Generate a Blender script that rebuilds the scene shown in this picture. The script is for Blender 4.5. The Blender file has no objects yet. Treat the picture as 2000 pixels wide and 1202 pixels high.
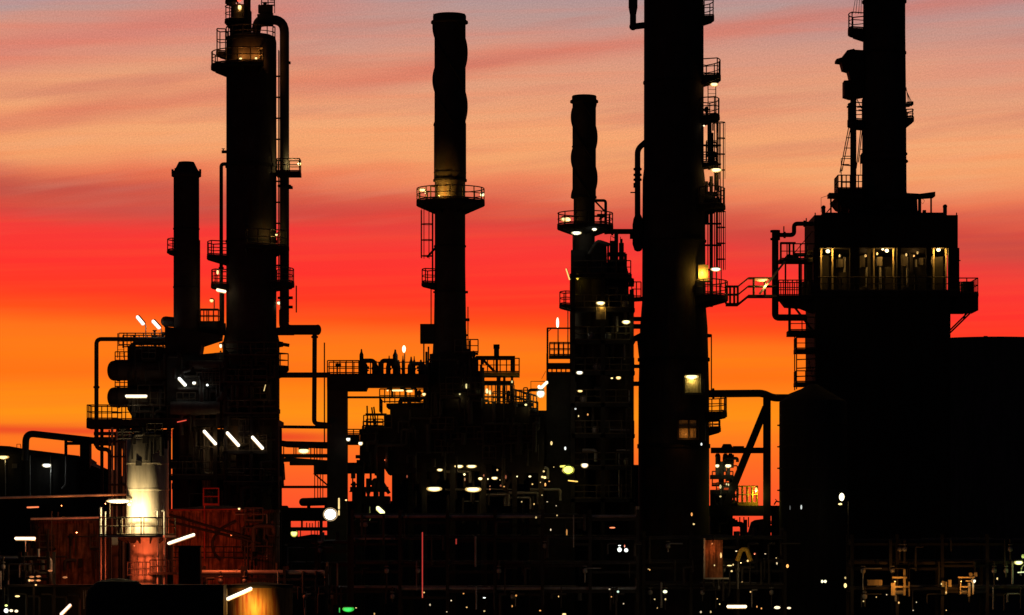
import bpy, bmesh, math, random
from mathutils import Vector, Matrix
R = math.radians
scene = bpy.context.scene
col = scene.collection

# ------------------------------------------------------------------ camera
F = 6250.0          # focal length in photo units (photo is 2000 wide)
HV = 1060.0         # horizon row of the photo
CAMZ = 8.0          # camera height, metres
cam_d = bpy.data.cameras.new('camera')
cam = bpy.data.objects.new('camera', cam_d); col.objects.link(cam)
cam.location = (0, 0, CAMZ); cam.rotation_euler = (R(90), 0, 0)
cam_d.sensor_width = 36; cam_d.lens = 36 * F / 2000
cam_d.shift_y = (HV - 601) / 2000
cam_d.clip_start = 1; cam_d.clip_end = 20000
scene.camera = cam
scene.view_settings.view_transform = 'Standard'
scene.view_settings.look = 'None'
scene.view_settings.exposure = 0
scene.view_settings.gamma = 1

# ------------------------------------------------------------------ world: dusk sky
def lin(c):
    return tuple(((x / 255) / 12.92 if x / 255 <= .04045 else ((x / 255 + .055) / 1.055) ** 2.4) for x in c)

w = bpy.data.worlds.new('World'); scene.world = w; w.use_nodes = True
nt = w.node_tree; nt.nodes.clear()
def N(t, **k):
    n = nt.nodes.new(t)
    for a, b in k.items(): setattr(n, a, b)
    return n
def L(a, b): nt.links.new(a, b)
def M(op, a, b=None, c=None, clamp=False):
    n = N('ShaderNodeMath', operation=op); n.use_clamp = clamp
    for i, x in enumerate((a, b, c)):
        if x is None: continue
        if isinstance(x, (int, float)): n.inputs[i].default_value = x
        else: L(x, n.inputs[i])
    return n.outputs[0]
def MIX(fac, a, b):
    n = N('ShaderNodeMix', data_type='RGBA')
    for i, x in ((0, fac), (6, a), (7, b)):
        if isinstance(x, tuple): n.inputs[i].default_value = (*x, 1)
        elif isinstance(x, (int, float)): n.inputs[i].default_value = x
        else: L(x, n.inputs[i])
    return n.outputs[2]
def SM(x, a, b):
    n = N('ShaderNodeMapRange', interpolation_type='SMOOTHSTEP')
    L(x, n.inputs[0]); n.inputs[1].default_value = a; n.inputs[2].default_value = b
    return n.outputs[0]
tc = N('ShaderNodeTexCoord'); sp = N('ShaderNodeSeparateXYZ'); L(tc.outputs['Generated'], sp.inputs[0])
az = M('ARCTAN2', sp.outputs[0], sp.outputs[1])
el = M('ARCSINE', sp.outputs[2])
U = M('MULTIPLY_ADD', az, F, 1000.0)        # 1 unit = 0.16 mrad of azimuth
V = M('MULTIPLY_ADD', el, -F, HV)           # the same of elevation, growing downwards
def NOISE(su, sv, tilt, detail=3, rough=.5, off=0.0):
    cb = N('ShaderNodeCombineXYZ')
    L(M('MULTIPLY', U, 1 / su), cb.inputs[0])
    L(M('MULTIPLY', M('MULTIPLY_ADD', U, tilt, V), 1 / sv), cb.inputs[1])
    cb.inputs[2].default_value = off
    n = N('ShaderNodeTexNoise'); L(cb.outputs[0], n.inputs['Vector'])
    n.inputs['Scale'].default_value = 1; n.inputs['Detail'].default_value = detail; n.inputs['Roughness'].default_value = rough
    return M('SUBTRACT', n.outputs['Fac'], .5)
n1 = NOISE(700, 60, .12, 4, .55, 1.3)
n2 = NOISE(350, 130, .10, 3, .5, 7.7)
n3 = NOISE(900, 16, .03, 3, .5, 4.1)
up = SM(V, 640, 300)                         # cloud streaks live in the upper sky
warp = M('ADD', M('MULTIPLY', n1, M('MULTIPLY_ADD', up, 70, 12)), M('MULTIPLY', n2, M('MULTIPLY_ADD', up, 66, 12)))
T = M('ADD', M('SUBTRACT', V, M('MULTIPLY', M('SUBTRACT', U, 1000.0), M('MULTIPLY_ADD', SM(V, 740, 640), .026, .006))), M('SUBTRACT', warp, M('MULTIPLY', M('MULTIPLY', SM(U, 1520, 1860), SM(V, 480, 580)), 46)))
ramp = N('ShaderNodeValToRGB')
stops = [(-200, (132, 118, 130)), (-40, (166, 146, 150)), (10, (180, 150, 146)), (60, (196, 148, 136)), (120, (216, 150, 126)),
         (190, (228, 158, 120)), (260, (242, 166, 114)), (320, (243, 162, 106)), (362, (236, 134, 92)), (405, (222, 96, 72)),
         (442, (226, 66, 56)), (474, (246, 52, 50)), (545, (254, 44, 40)), (598, (255, 52, 28)), (634, (255, 76, 18)),
         (668, (255, 112, 20)), (700, (255, 122, 16)), (736, (255, 114, 14)), (775, (255, 134, 18)), (815, (255, 144, 20)), (850, (255, 128, 28)),
         (895, (255, 110, 34)), (950, (255, 94, 40)), (1000, (255, 80, 44)), (1058, (236, 62, 40)), (1062, (20, 12, 12))]
t0, t1 = -200, 1062
while len(ramp.color_ramp.elements) < len(stops): ramp.color_ramp.elements.new(0.5)
for e, (t, c) in zip(ramp.color_ramp.elements, stops):
    e.position = (t - t0) / (t1 - t0); e.color = (*lin(c), 1)
L(M('MULTIPLY_ADD', T, 1 / (t1 - t0), -t0 / (t1 - t0)), ramp.inputs[0])
c = ramp.outputs[0]
def GAUSS(x, centre, width):
    q = M('MULTIPLY', M('SUBTRACT', x, centre), 1 / width)
    return M('EXPONENT', M('MULTIPLY', M('MULTIPLY', q, q), -1))
# two long rising streaks of cloud, the plum band over the red, the low red bar
s1 = M('ADD', M('MULTIPLY_ADD', U, .125, V), M('MULTIPLY', n2, 50))
c = MIX(M('MULTIPLY', GAUSS(s1, 250, 22), M('MULTIPLY_ADD', n1, .9, .55), clamp=True), c, lin((214, 110, 90)))
s2 = M('ADD', M('MULTIPLY_ADD', U, .17, V), M('MULTIPLY', n2, 60))
c = MIX(M('MULTIPLY', M('MULTIPLY', GAUSS(s2, 125, 40), SM(U, 900, 400)), .75), c, lin((214, 124, 110)))
c = MIX(M('MULTIPLY', M('MULTIPLY', GAUSS(s2, 20, 30), SM(U, 1000, 500)), .6), c, lin((170, 152, 156)))
pb = M('ADD', M('MULTIPLY_ADD', U, -.062, V), M('MULTIPLY', n1, 50))
side = M('MULTIPLY_ADD', M('ABSOLUTE', M('SUBTRACT', U, 1000.0)), .0006, .12)
c = MIX(M('MULTIPLY', GAUSS(pb, 378, 40), side, clamp=True), c, lin((182, 74, 66)))
c = MIX(M('MULTIPLY', M('MULTIPLY', GAUSS(M('ADD', M('MULTIPLY_ADD', U, -.02, V), M('MULTIPLY', n3, 10)), 842, 11), SM(U, 760, 560)), .8), c, lin((232, 58, 36)))
c = MIX(M('MULTIPLY_ADD', n3, .5, .04, clamp=True), c, lin((255, 96, 40)))
hsv = N('ShaderNodeHueSaturation'); L(c, hsv.inputs['Color'])
n4 = NOISE(520, 46, .12, 3, .5, 2.2)
c = MIX(M('MULTIPLY', M('MULTIPLY_ADD', n4, 2.0, -.05, clamp=True), SM(V, 520, 330)), c, lin((198, 112, 98)))
c = MIX(M('MULTIPLY', M('MULTIPLY_ADD', n4, -1.0, -.08, clamp=True), SM(V, 520, 330)), c, lin((226, 172, 142)))
L(c, hsv.inputs['Color'])
gr = NOISE(3.1, 2.7, .35, 2, .8, 9.0)
L(M('MULTIPLY_ADD', M('MULTIPLY', gr, M('MULTIPLY_ADD', SM(V, 520, 200), .62, .10)), 1.0, 1.0), hsv.inputs['Value'])
# the glow fades to dim dusk overhead and behind
fade = M('MULTIPLY', SM(M('ABSOLUTE', az), R(38), R(13)), SM(el, R(20), R(10.2)))
c = MIX(fade, lin((16, 15, 22)), hsv.outputs[0])
c = MIX(M('GREATER_THAN', el, -.0005), lin((9, 8, 9)), c)
bg = N('ShaderNodeBackground'); L(c, bg.inputs[0]); bg.inputs[1].default_value = 1
# the physical sky with the sun just set adds the faint ambient light
sky = N('ShaderNodeTexSky', sky_type='NISHITA'); sky.sun_disc = False
sky.sun_elevation = R(-4); sky.sun_rotation = R(0)
bg2 = N('ShaderNodeBackground'); L(sky.outputs[0], bg2.inputs[0]); bg2.inputs[1].default_value = .05
add = N('ShaderNodeAddShader'); L(bg.outputs[0], add.inputs[0]); L(bg2.outputs[0], add.inputs[1])
out = N('ShaderNodeOutputWorld'); L(add.outputs[0], out.inputs[0])

# ------------------------------------------------------------------ materials
def mat(name, base, rough=.6, metal=0.0, var=.35, scale=1.2, rust=None, rust_amt=.45, streak=False, spec=.3, bump=.15):
    m = bpy.data.materials.new(name); m.use_nodes = True
    t = m.node_tree; b = t.nodes['Principled BSDF']
    b.inputs['Metallic'].default_value = metal
    b.inputs['Specular IOR Level'].default_value = spec
    tcn = t.nodes.new('ShaderNodeTexCoord'); mp = t.nodes.new('ShaderNodeMapping')
    t.links.new(tcn.outputs['Object'], mp.inputs[0])
    if streak: mp.inputs['Scale'].default_value = (1, 1, .12)
    n = t.nodes.new('ShaderNodeTexNoise'); n.inputs['Scale'].default_value = scale; n.inputs['Detail'].default_value = 6; n.inputs['Roughness'].default_value = .65
    t.links.new(mp.outputs[0], n.inputs['Vector'])
    r = t.nodes.new('ShaderNodeValToRGB')
    r.color_ramp.elements[0].position = .3; r.color_ramp.elements[1].position = .72
    r.color_ramp.elements[0].color = (*[x * (1 - var) for x in base], 1)
    r.color_ramp.elements[1].color = (*[min(1, x * (1 + var)) for x in base], 1)
    t.links.new(n.outputs['Fac'], r.inputs[0])
    cc = r.outputs[0]
    if rust:
        n2_ = t.nodes.new('ShaderNodeTexNoise'); n2_.inputs['Scale'].default_value = scale * 1.7; n2_.inputs['Detail'].default_value = 8
        mp2 = t.nodes.new('ShaderNodeMapping'); mp2.inputs['Scale'].default_value = (2.2, 2.2, .25); mp2.inputs['Location'].default_value = (3, 1, 7)
        t.links.new(tcn.outputs['Object'], mp2.inputs[0]); t.links.new(mp2.outputs[0], n2_.inputs['Vector'])
        r2 = t.nodes.new('ShaderNodeValToRGB'); r2.color_ramp.elements[0].position = 1 - rust_amt - .12; r2.color_ramp.elements[1].position = 1 - rust_amt + .1
        t.links.new(n2_.outputs['Fac'], r2.inputs[0])
        mx = t.nodes.new('ShaderNodeMix'); mx.data_type = 'RGBA'
        t.links.new(r2.outputs[0], mx.inputs[0]); t.links.new(cc, mx.inputs[6]); mx.inputs[7].default_value = (*rust, 1)
        cc = mx.outputs[2]
    t.links.new(cc, b.inputs['Base Color'])
    mr = t.nodes.new('ShaderNodeMapRange'); t.links.new(n.outputs['Fac'], mr.inputs[0])
    mr.inputs[3].default_value = max(.05, rough - .12); mr.inputs[4].default_value = min(1, rough + .15)
    t.links.new(mr.outputs[0], b.inputs['Roughness'])
    if bump:
        bp = t.nodes.new('ShaderNodeBump'); bp.inputs['Strength'].default_value = bump; bp.inputs['Distance'].default_value = .03
        t.links.new(n.outputs['Fac'], bp.inputs['Height']); t.links.new(bp.outputs[0], b.inputs['Normal'])
    return m
STEEL = mat('dark_painted_steel', (.04, .037, .034), .7, spec=.15)
PLATE = mat('walkway_plate', (.04, .038, .036), .75, spec=.1)
RAILM = mat('railing_paint', (.12, .10, .07), .6, spec=.2)
CLAD = mat('weathered_cladding', (.13, .12, .105), .65, streak=True, scale=2, spec=.15)
STACKM = mat('stack_steel', (.075, .066, .056), .75, rust=(.075, .04, .022), rust_amt=.35, scale=.7, spec=.1)
PIPEM = mat('pipe_lagging', (.075, .07, .062), .6, spec=.2)
GALV = mat('galvanised_steel', (.42, .42, .40), .5, metal=.3, spec=.3)
WHITE = mat('soiled_white_paint', (.62, .58, .48), .55, rust=(.42, .34, .22), rust_amt=.3, streak=True, scale=1.5, spec=.3)
RUST = mat('rusted_tank_plate', (.34, .14, .07), .75, var=.6, rust=(.09, .035, .02), rust_amt=.47, scale=1.5, spec=.1)
OCHRE = mat('streaked_ochre_tank', (.50, .30, .10), .7, rust=(.28, .06, .02), rust_amt=.42, scale=1.1, streak=True, spec=.1)
CONC = mat('stained_concrete', (.07, .065, .06), .85, scale=.8, spec=.1)
BRICK = mat('dark_sheeting', (.035, .033, .031), .75, streak=True, spec=.1)
YELLOW = mat('yellow_paint', (.55, .36, .05), .55, spec=.3)
REDP = mat('red_paint', (.45, .05, .03), .5, spec=.3)
PANEL = mat('corrugated_panel', (.50, .42, .24), .6, streak=True, scale=5, spec=.2)
GRND = mat('plant_ground', (.045, .042, .038), .9, scale=.15, spec=.05)
SHED = mat('lamp_housing', (.10, .10, .10), .5)
_em = {}
def emit(colr, s):
    k = (tuple(colr), s)
    if k not in _em:
        m = bpy.data.materials.new('lamp_glow'); m.use_nodes = True
        t = m.node_tree; b = t.nodes['Principled BSDF']
        b.inputs['Base Color'].default_value = (.8, .8, .8, 1)
        b.inputs['Emission Color'].default_value = (*colr, 1); b.inputs['Emission Strength'].default_value = s
        _em[k] = m
    return _em[k]

# ------------------------------------------------------------------ geometry collector
# A thing stands at distance D; its shapes are measured in photo units (1 unit = D/F metres at that distance):
# u across, v down from the top of the picture, w away from the viewer relative to D.
def GV(D): return HV + CAMZ * F / D          # v of the ground at distance D

def SH(D): return 84 if D == 270 else 0      # the boiler house is measured at its front wall
class G:
    def __init__(s, D):
        s.D = D; s.k = D / F; s.bm = bmesh.new()
    def p(s, u, v, w=0):
        return Vector(((u - 1000) * s.k, s.D + (w + SH(s.D)) * s.k, CAMZ + (HV - v) * s.k))
    def face(s, pts, smooth=False):
        try:
            f = s.bm.faces.new(pts); f.smooth = smooth
        except ValueError: pass
    def box(s, u0, u1, v0, v1, w0, w1):
        a = [s.bm.verts.new(s.p(u, v, w_)) for w_ in (w0, w1) for v in (v0, v1) for u in (u0, u1)]
        for q in ((0, 1, 3, 2), (5, 4, 6, 7), (4, 0, 2, 6), (1, 5, 7, 3), (4, 5, 1, 0), (2, 3, 7, 6)):
            s.face([a[i] for i in q])
        return s
    def prism(s, poly, w0, w1):
        a = [s.bm.verts.new(s.p(u, v, w0)) for u, v in poly]; b = [s.bm.verts.new(s.p(u, v, w1)) for u, v in poly]
        n = len(poly)
        s.face(a); s.face(b[::-1])
        for i in range(n): s.face([a[i], b[i], b[(i + 1) % n], a[(i + 1) % n]])
        return s
    def bar(s, a, b, t=1.6, t2=None):          # square bar between two points
        return s.tube([a, b], (t2 or t) * .7, n=4, cap=True)
    def tube(s, pts, r, n=8, bend=0, cap=True, r2=None):
        P = [s.p(*q) for q in pts]; rr = r * s.k; bd = bend * s.k
        if bd and len(P) > 2:
            Q = [P[0]]
            for i in range(1, len(P) - 1):
                a = (P[i - 1] - P[i]); b = (P[i + 1] - P[i])
                d = min(bd, a.length * .48, b.length * .48)
                A = P[i] + a.normalized() * d; B = P[i] + b.normalized() * d
                for j in range(7):
                    t = j / 6; Q.append(A * (1 - t) ** 2 + P[i] * 2 * t * (1 - t) + B * t * t)
            Q.append(P[-1]); P = Q
        m = len(P); tang = []
        for i in range(m):
            d = Vector((0, 0, 0))
            if i > 0: d += (P[i] - P[i - 1]).normalized()
            if i < m - 1: d += (P[i + 1] - P[i]).normalized()
            tang.append(d.normalized() if d.length > 1e-6 else Vector((0, 0, 1)))
        t = tang[0]; x = t.orthogonal().normalized()
        if n == 4:
            x = t.cross(Vector((0, 0, 1)));
            x = (x if x.length > 1e-3 else Vector((1, 0, 0))).normalized()
            x = (x + t.cross(x)).normalized()
        rings = []
        for i in range(m):
            if i: 
                q = tang[i - 1].rotation_difference(tang[i]); x = q @ x
            y = tang[i].cross(x).normalized()
            rad = rr if r2 is None else rr + (r2 * s.k - rr) * i / (m - 1)
            rings.append([P[i] + (x * math.cos(2 * math.pi * j / n) + y * math.sin(2 * math.pi * j / n)) * rad for j in range(n)])
        vs = [[s.bm.verts.new(q) for q in rg] for rg in rings]
        for i in range(m - 1):
            for j in range(n): s.face([vs[i][j], vs[i][(j + 1) % n], vs[i + 1][(j + 1) % n], vs[i + 1][j]], n > 4)
        if cap:
            s.face([s.bm.verts.new(q) for q in rings[0]][::-1]); s.face([s.bm.verts.new(q) for q in rings[-1]])
        return s
    def lathe(s, u, w, prof, n=40):              # prof: (radius, v)
        rings = []
        for r, v in prof:
            r = max(r, .01)
            rings.append([s.bm.verts.new(s.p(u + r * math.cos(2 * math.pi * j / n), v, w + r * math.sin(2 * math.pi * j / n))) for j in range(n)])
        for i in range(len(rings) - 1):
            (ra, va), (rb, vb) = prof[i], prof[i + 1]
            sm = abs(rb - ra) < 3 * abs(vb - va) + 1e-6
            for j in range(n): s.face([rings[i][j], rings[i][(j + 1) % n], rings[i + 1][(j + 1) % n], rings[i + 1][j]], sm)
        s.face([s.bm.verts.new(q.co) for q in rings[0]][::-1]); s.face([s.bm.verts.new(q.co) for q in rings[-1]])
        return s
    def ball(s, u, v, w, ru, rv=None, rw=None, nu=14, nv=9):
        rv = rv or ru; rw = rw or ru
        rows = []
        for i in range(nv + 1):
            a = math.pi * i / nv
            rows.append([s.bm.verts.new(s.p(u + ru * math.sin(a) * math.cos(2 * math.pi * j / nu), v - rv * math.cos(a), w + rw * math.sin(a) * math.sin(2 * math.pi * j / nu))) for j in range(nu)])
        for i in range(nv):
            for j in range(nu): s.face([rows[i][j], rows[i][(j + 1) % nu], rows[i + 1][(j + 1) % nu], rows[i + 1][j]], True)
        return s
    def arc(s, u, v, w, rad, a0, a1, r=1.0, n=5):
        m = max(3, int(abs(a1 - a0) / 12) + 1)
        return s.tube([(u + rad * math.cos(R(a0 + (a1 - a0) * i / m)), v, w - rad * math.sin(R(a0 + (a1 - a0) * i / m))) for i in range(m + 1)], r, n=n)
    def sector(s, u, v, w, r0, r1, a0, a1, t):    # flat ring segment, thickness t downwards
        m = max(3, int(abs(a1 - a0) / 10) + 1); Q = []
        for i in range(m + 1):
            a = R(a0 + (a1 - a0) * i / m); ca, sa = math.cos(a), math.sin(a)
            Q.append([s.bm.verts.new(s.p(u + rr * ca, vv, w - rr * sa)) for rr, vv in ((r0, v), (r1, v), (r1, v + t), (r0, v + t))])
        for i in range(m):
            for j in range(4): s.face([Q[i][j], Q[i + 1][j], Q[i + 1][(j + 1) % 4], Q[i][(j + 1) % 4]])
        s.face(Q[0]); s.face(Q[-1][::-1])
        return s
    def build(s, name, m, base=None, parent=None):
        me = bpy.data.meshes.new(name)
        base = base or Vector((0, 0, 0))
        bmesh.ops.recalc_face_normals(s.bm, faces=s.bm.faces)
        for v in s.bm.verts: v.co -= base
        s.bm.to_mesh(me); s.bm.free()
        me.materials.append(m)
        o = bpy.data.objects.new(name, me); col.objects.link(o)
        if parent: o.parent = parent
        else: o.location = base
        return o

def props(o, label=None, cat=None, group=None, kind=None):
    for k, v in (('label', label), ('category', cat), ('group', group), ('kind', kind)):
        if v: o[k] = v
    return o
class Thing:
    def __init__(s, name, label, cat, D, u=1000, v=None, w=0, group=None):
        s.D = D
        g = G(D); s.base = g.p(u, GV(D) if v is None else v, w); g.bm.free()
        s.root = bpy.data.objects.new(name, None); col.objects.link(s.root); s.root.location = s.base
        s.root.empty_display_size = .5
        props(s.root, label, cat, group)
    def g(s): return G(s.D)
    def part(s, name, g, m, parent=None):
        return g.build(name, m, s.base, parent or s.root)
def rings(t, u, w, profs):
    for pr in profs: t.part('stiffener_ring', t.g().lathe(u, w, pr), STEEL)
def single(name, label, cat, g, m, u, v, w=0, group=None, kind=None):
    b = g.p(u, v, w)
    o = g.build(name, m, b); props(o, label, cat, group, kind); return o

RR = 1.15    # handrail radius
def rail_line(g, pts, v, h=27, r=RR, post=26, toe=True):
    for i in range(len(pts) - 1):
        (u0, w0), (u1, w1) = pts[i], pts[i + 1]
        for f in (1, .52): g.tube([(u0, v - h * f, w0), (u1, v - h * f, w1)], r if f == 1 else r * .8, n=5)
        if toe: g.tube([(u0, v - 1.5, w0), (u1, v - 1.5, w1)], 1.6, n=4)
        m = max(1, round(math.hypot(u1 - u0, w1 - w0) / post))
        for j in range(m + (1 if i == len(pts) - 2 else 0)):
            t = j / m; a = (u0 + (u1 - u0) * t, w0 + (w1 - w0) * t)
            g.tube([(a[0], v + 1, a[1]), (a[0], v - h, a[1])], r, n=5)
def rail_ring(g, u, v, w, rad, a0, a1, h=27, r=RR, post=26):
    for f in (1, .52): g.arc(u, v - h * f, w, rad, a0, a1, r if f == 1 else r * .8)
    g.arc(u, v - 2, w, rad, a0, a1, 1.6)
    m = max(2, round(abs(R(a1 - a0)) * rad / post))
    for j in range(m + 1):
        a = R(a0 + (a1 - a0) * j / m)
        g.tube([(u + rad * math.cos(a), v + 1, w - rad * math.sin(a)), (u + rad * math.cos(a), v - h, w - rad * math.sin(a))], r, n=5)
def ring_platform(t, u, v, w, r0, r1, a0, a1, h=27, th=6, br=10, m=None):
    """walkway ring round a vessel: deck > railing, bracket"""
    d = t.part('platform', t.g().sector(u, v, w, r0 - 1, r1, a0, a1, th), m or PLATE)
    g = t.g(); n = max(2, round(abs(a1 - a0) / 30))
    for i in range(n + 1):
        a = R(a0 + (a1 - a0) * i / n); ca, sa = math.cos(a), math.sin(a)
        P = lambda rr, vv, o: (u + rr * ca - o * sa, vv, w - rr * sa - o * ca)
        vs = [[g.bm.verts.new(g.p(*P(rr, vv, o))) for rr, vv in ((r0 - 1, v + th), (r1 - 2, v + th), (r1 - 2, v + th + 2), (r0 - 1, v + th + br))] for o in (-1.2, 1.2)]
        g.face(vs[0]); g.face(vs[1][::-1])
        for j in range(4): g.face([vs[0][j], vs[1][j], vs[1][(j + 1) % 4], vs[0][(j + 1) % 4]])
    t.part('bracket', g, STEEL, d)
    g = t.g(); rail_ring(g, u, v, w, r1 - 1.5, a0, a1, h)
    for a in (a0, a1):
        if abs(a1 - a0) < 350:
            ca, sa = math.cos(R(a)), math.sin(R(a))
            rail_line(g, [(u + (r1 - 1.5) * ca, w - (r1 - 1.5) * sa), (u + (r0 + 2) * ca, w - (r0 + 2) * sa)], v, h)
    t.part('railing', g, RAILM, d)
    return d
def box_platform(t, u0, u1, v, w0, w1, sides='lfrb', h=27, th=6, strut=None, m=None, rm=None, post=26):
    d = t.part('platform', t.g().box(u0, u1, v, v + th, w0, w1), m or PLATE)
    g = t.g(); e = 1.5
    C = {'f': [(u0 + e, w0 + e), (u1 - e, w0 + e)], 'r': [(u1 - e, w0 + e), (u1 - e, w1 - e)], 'b': [(u1 - e, w1 - e), (u0 + e, w1 - e)], 'l': [(u0 + e, w1 - e), (u0 + e, w0 + e)]}
    for s_ in sides: rail_line(g, C[s_], v, h, post=post)
    t.part('railing', g, rm or RAILM, d)
    if strut:
        g = t.g()
        for ww in (w0 + 3, w1 - 3): g.bar((strut[0], v + th, ww), (strut[1], strut[2], ww), 2.4)
        t.part('bracket', g, STEEL, d)
    return d
def ladder(t, u, w, v0, v1, ax='u', wd=11, cage=None, rung=8, r=1.0, parent=None):
    """vertical ladder, its width along u or w; cage: (direction, radius)"""
    g = t.g(); du, dw = (wd / 2, 0) if ax == 'u' else (0, wd / 2)
    for s_ in (-1, 1): g.tube([(u + s_ * du, v0, w + s_ * dw), (u + s_ * du, v1, w + s_ * dw)], r, n=5)
    n = int((v1 - v0) / rung)
    for i in range(1, n):
        v = v0 + i * rung; g.tube([(u - du, v, w - dw), (u + du, v, w + dw)], r * .55, n=4)
    o = t.part('ladder', g, RAILM, parent)
    if cage:
        ang, cr = cage; g = t.g(); ca, sa = math.cos(R(ang)), math.sin(R(ang))
        cu, cw = u + cr * .75 * ca, w - cr * .75 * sa
        v = v0 + 4
        while v < v1 - 50:
            g.arc(cu, v, cw, cr, ang - 140, ang + 140, .9); v += 31
        for k in (-100, -50, 0, 50, 100):
            a = R(ang + k); g.tube([(cu + cr * math.cos(a), v0 + 4, cw - cr * math.sin(a)), (cu + cr * math.cos(a), v1 - 54, cw - cr * math.sin(a))], .7, n=4)
        t.part('cage', g, RAILM, o)
    return o
def pipe(label, D, pts, r, bend=None, flanges=(), m=None, name='process_pipe', group=None, hang=(), w=0, extra=None):
    pts = [q if len(q) == 3 else (q[0], q[1], w) for q in pts]
    t = Thing(name, label, 'pipe', D, *pts[-1][:2], pts[-1][2], group)
    t.part('pipe_run', t.g().tube(pts, r, n=12, bend=bend if bend is not None else r * 2.6), m or PIPEM)
    for (i, f) in flanges:
        a, b = Vector(pts[i]), Vector(pts[i + 1]); c_ = a + (b - a) * f; d = (b - a).normalized()
        t.part('flange', t.g().tube([tuple(c_ - d * 2), tuple(c_ + d * 2)], r * 1.45, n=14), STEEL)
    for q in hang:
        t.part('pipe_support', t.g().bar(q[0], q[1], 2.2), STEEL)
    return t

def clutter(t, u0, u1, v0, v1, w0, w1, n, seed, edge=0):
    """lines, valves, boxes and small railed landings that crowd the face of a unit"""
    r_ = random.Random(seed)
    for k in range(n):
        u = r_.uniform(u0, u1); v = r_.uniform(v0, v1); ww = r_.uniform(w0, w1); l = r_.uniform(14, 60); r = r_.choice((1.2, 1.6, 2.2, 3, 4.4))
        q = k % 7
        if q in (0, 1): t.part('pipe', t.g().tube([(u, v, ww), (u, v + l, ww)], r, 8), PIPEM)
        elif q in (2, 3): t.part('pipe', t.g().tube([(u, v + l, ww), (u, v, ww), (min(u1, u + l), v, ww), (min(u1, u + l), v + r_.uniform(-26, 26), ww)], r, 8, bend=r * 2), PIPEM)
        elif q == 4: t.part('instrument_box', t.g().box(u, u + r_.uniform(5, 16), v, v + r_.uniform(6, 18), ww, ww + 8), STEEL)
        elif q == 5:
            g = t.g(); g.lathe(u, ww, [(1.5, v - 12), (4, v - 9), (4, v - 2), (2, v), (2, v + 12)], 10).tube([(u - 6, v - 6, ww), (u + 6, v - 6, ww)], 1.8, 6); t.part('valve', g, STEEL)
        else:
            ub = min(u1 + edge, u + r_.uniform(24, 60)); d = t.part('platform', t.g().box(u, ub, v, v + 4, ww, ww + 22), PLATE)
            g = t.g(); rail_line(g, [(u, ww), (ub, ww)], v, 25, post=14); t.part('railing', g, RAILM, d)

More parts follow.
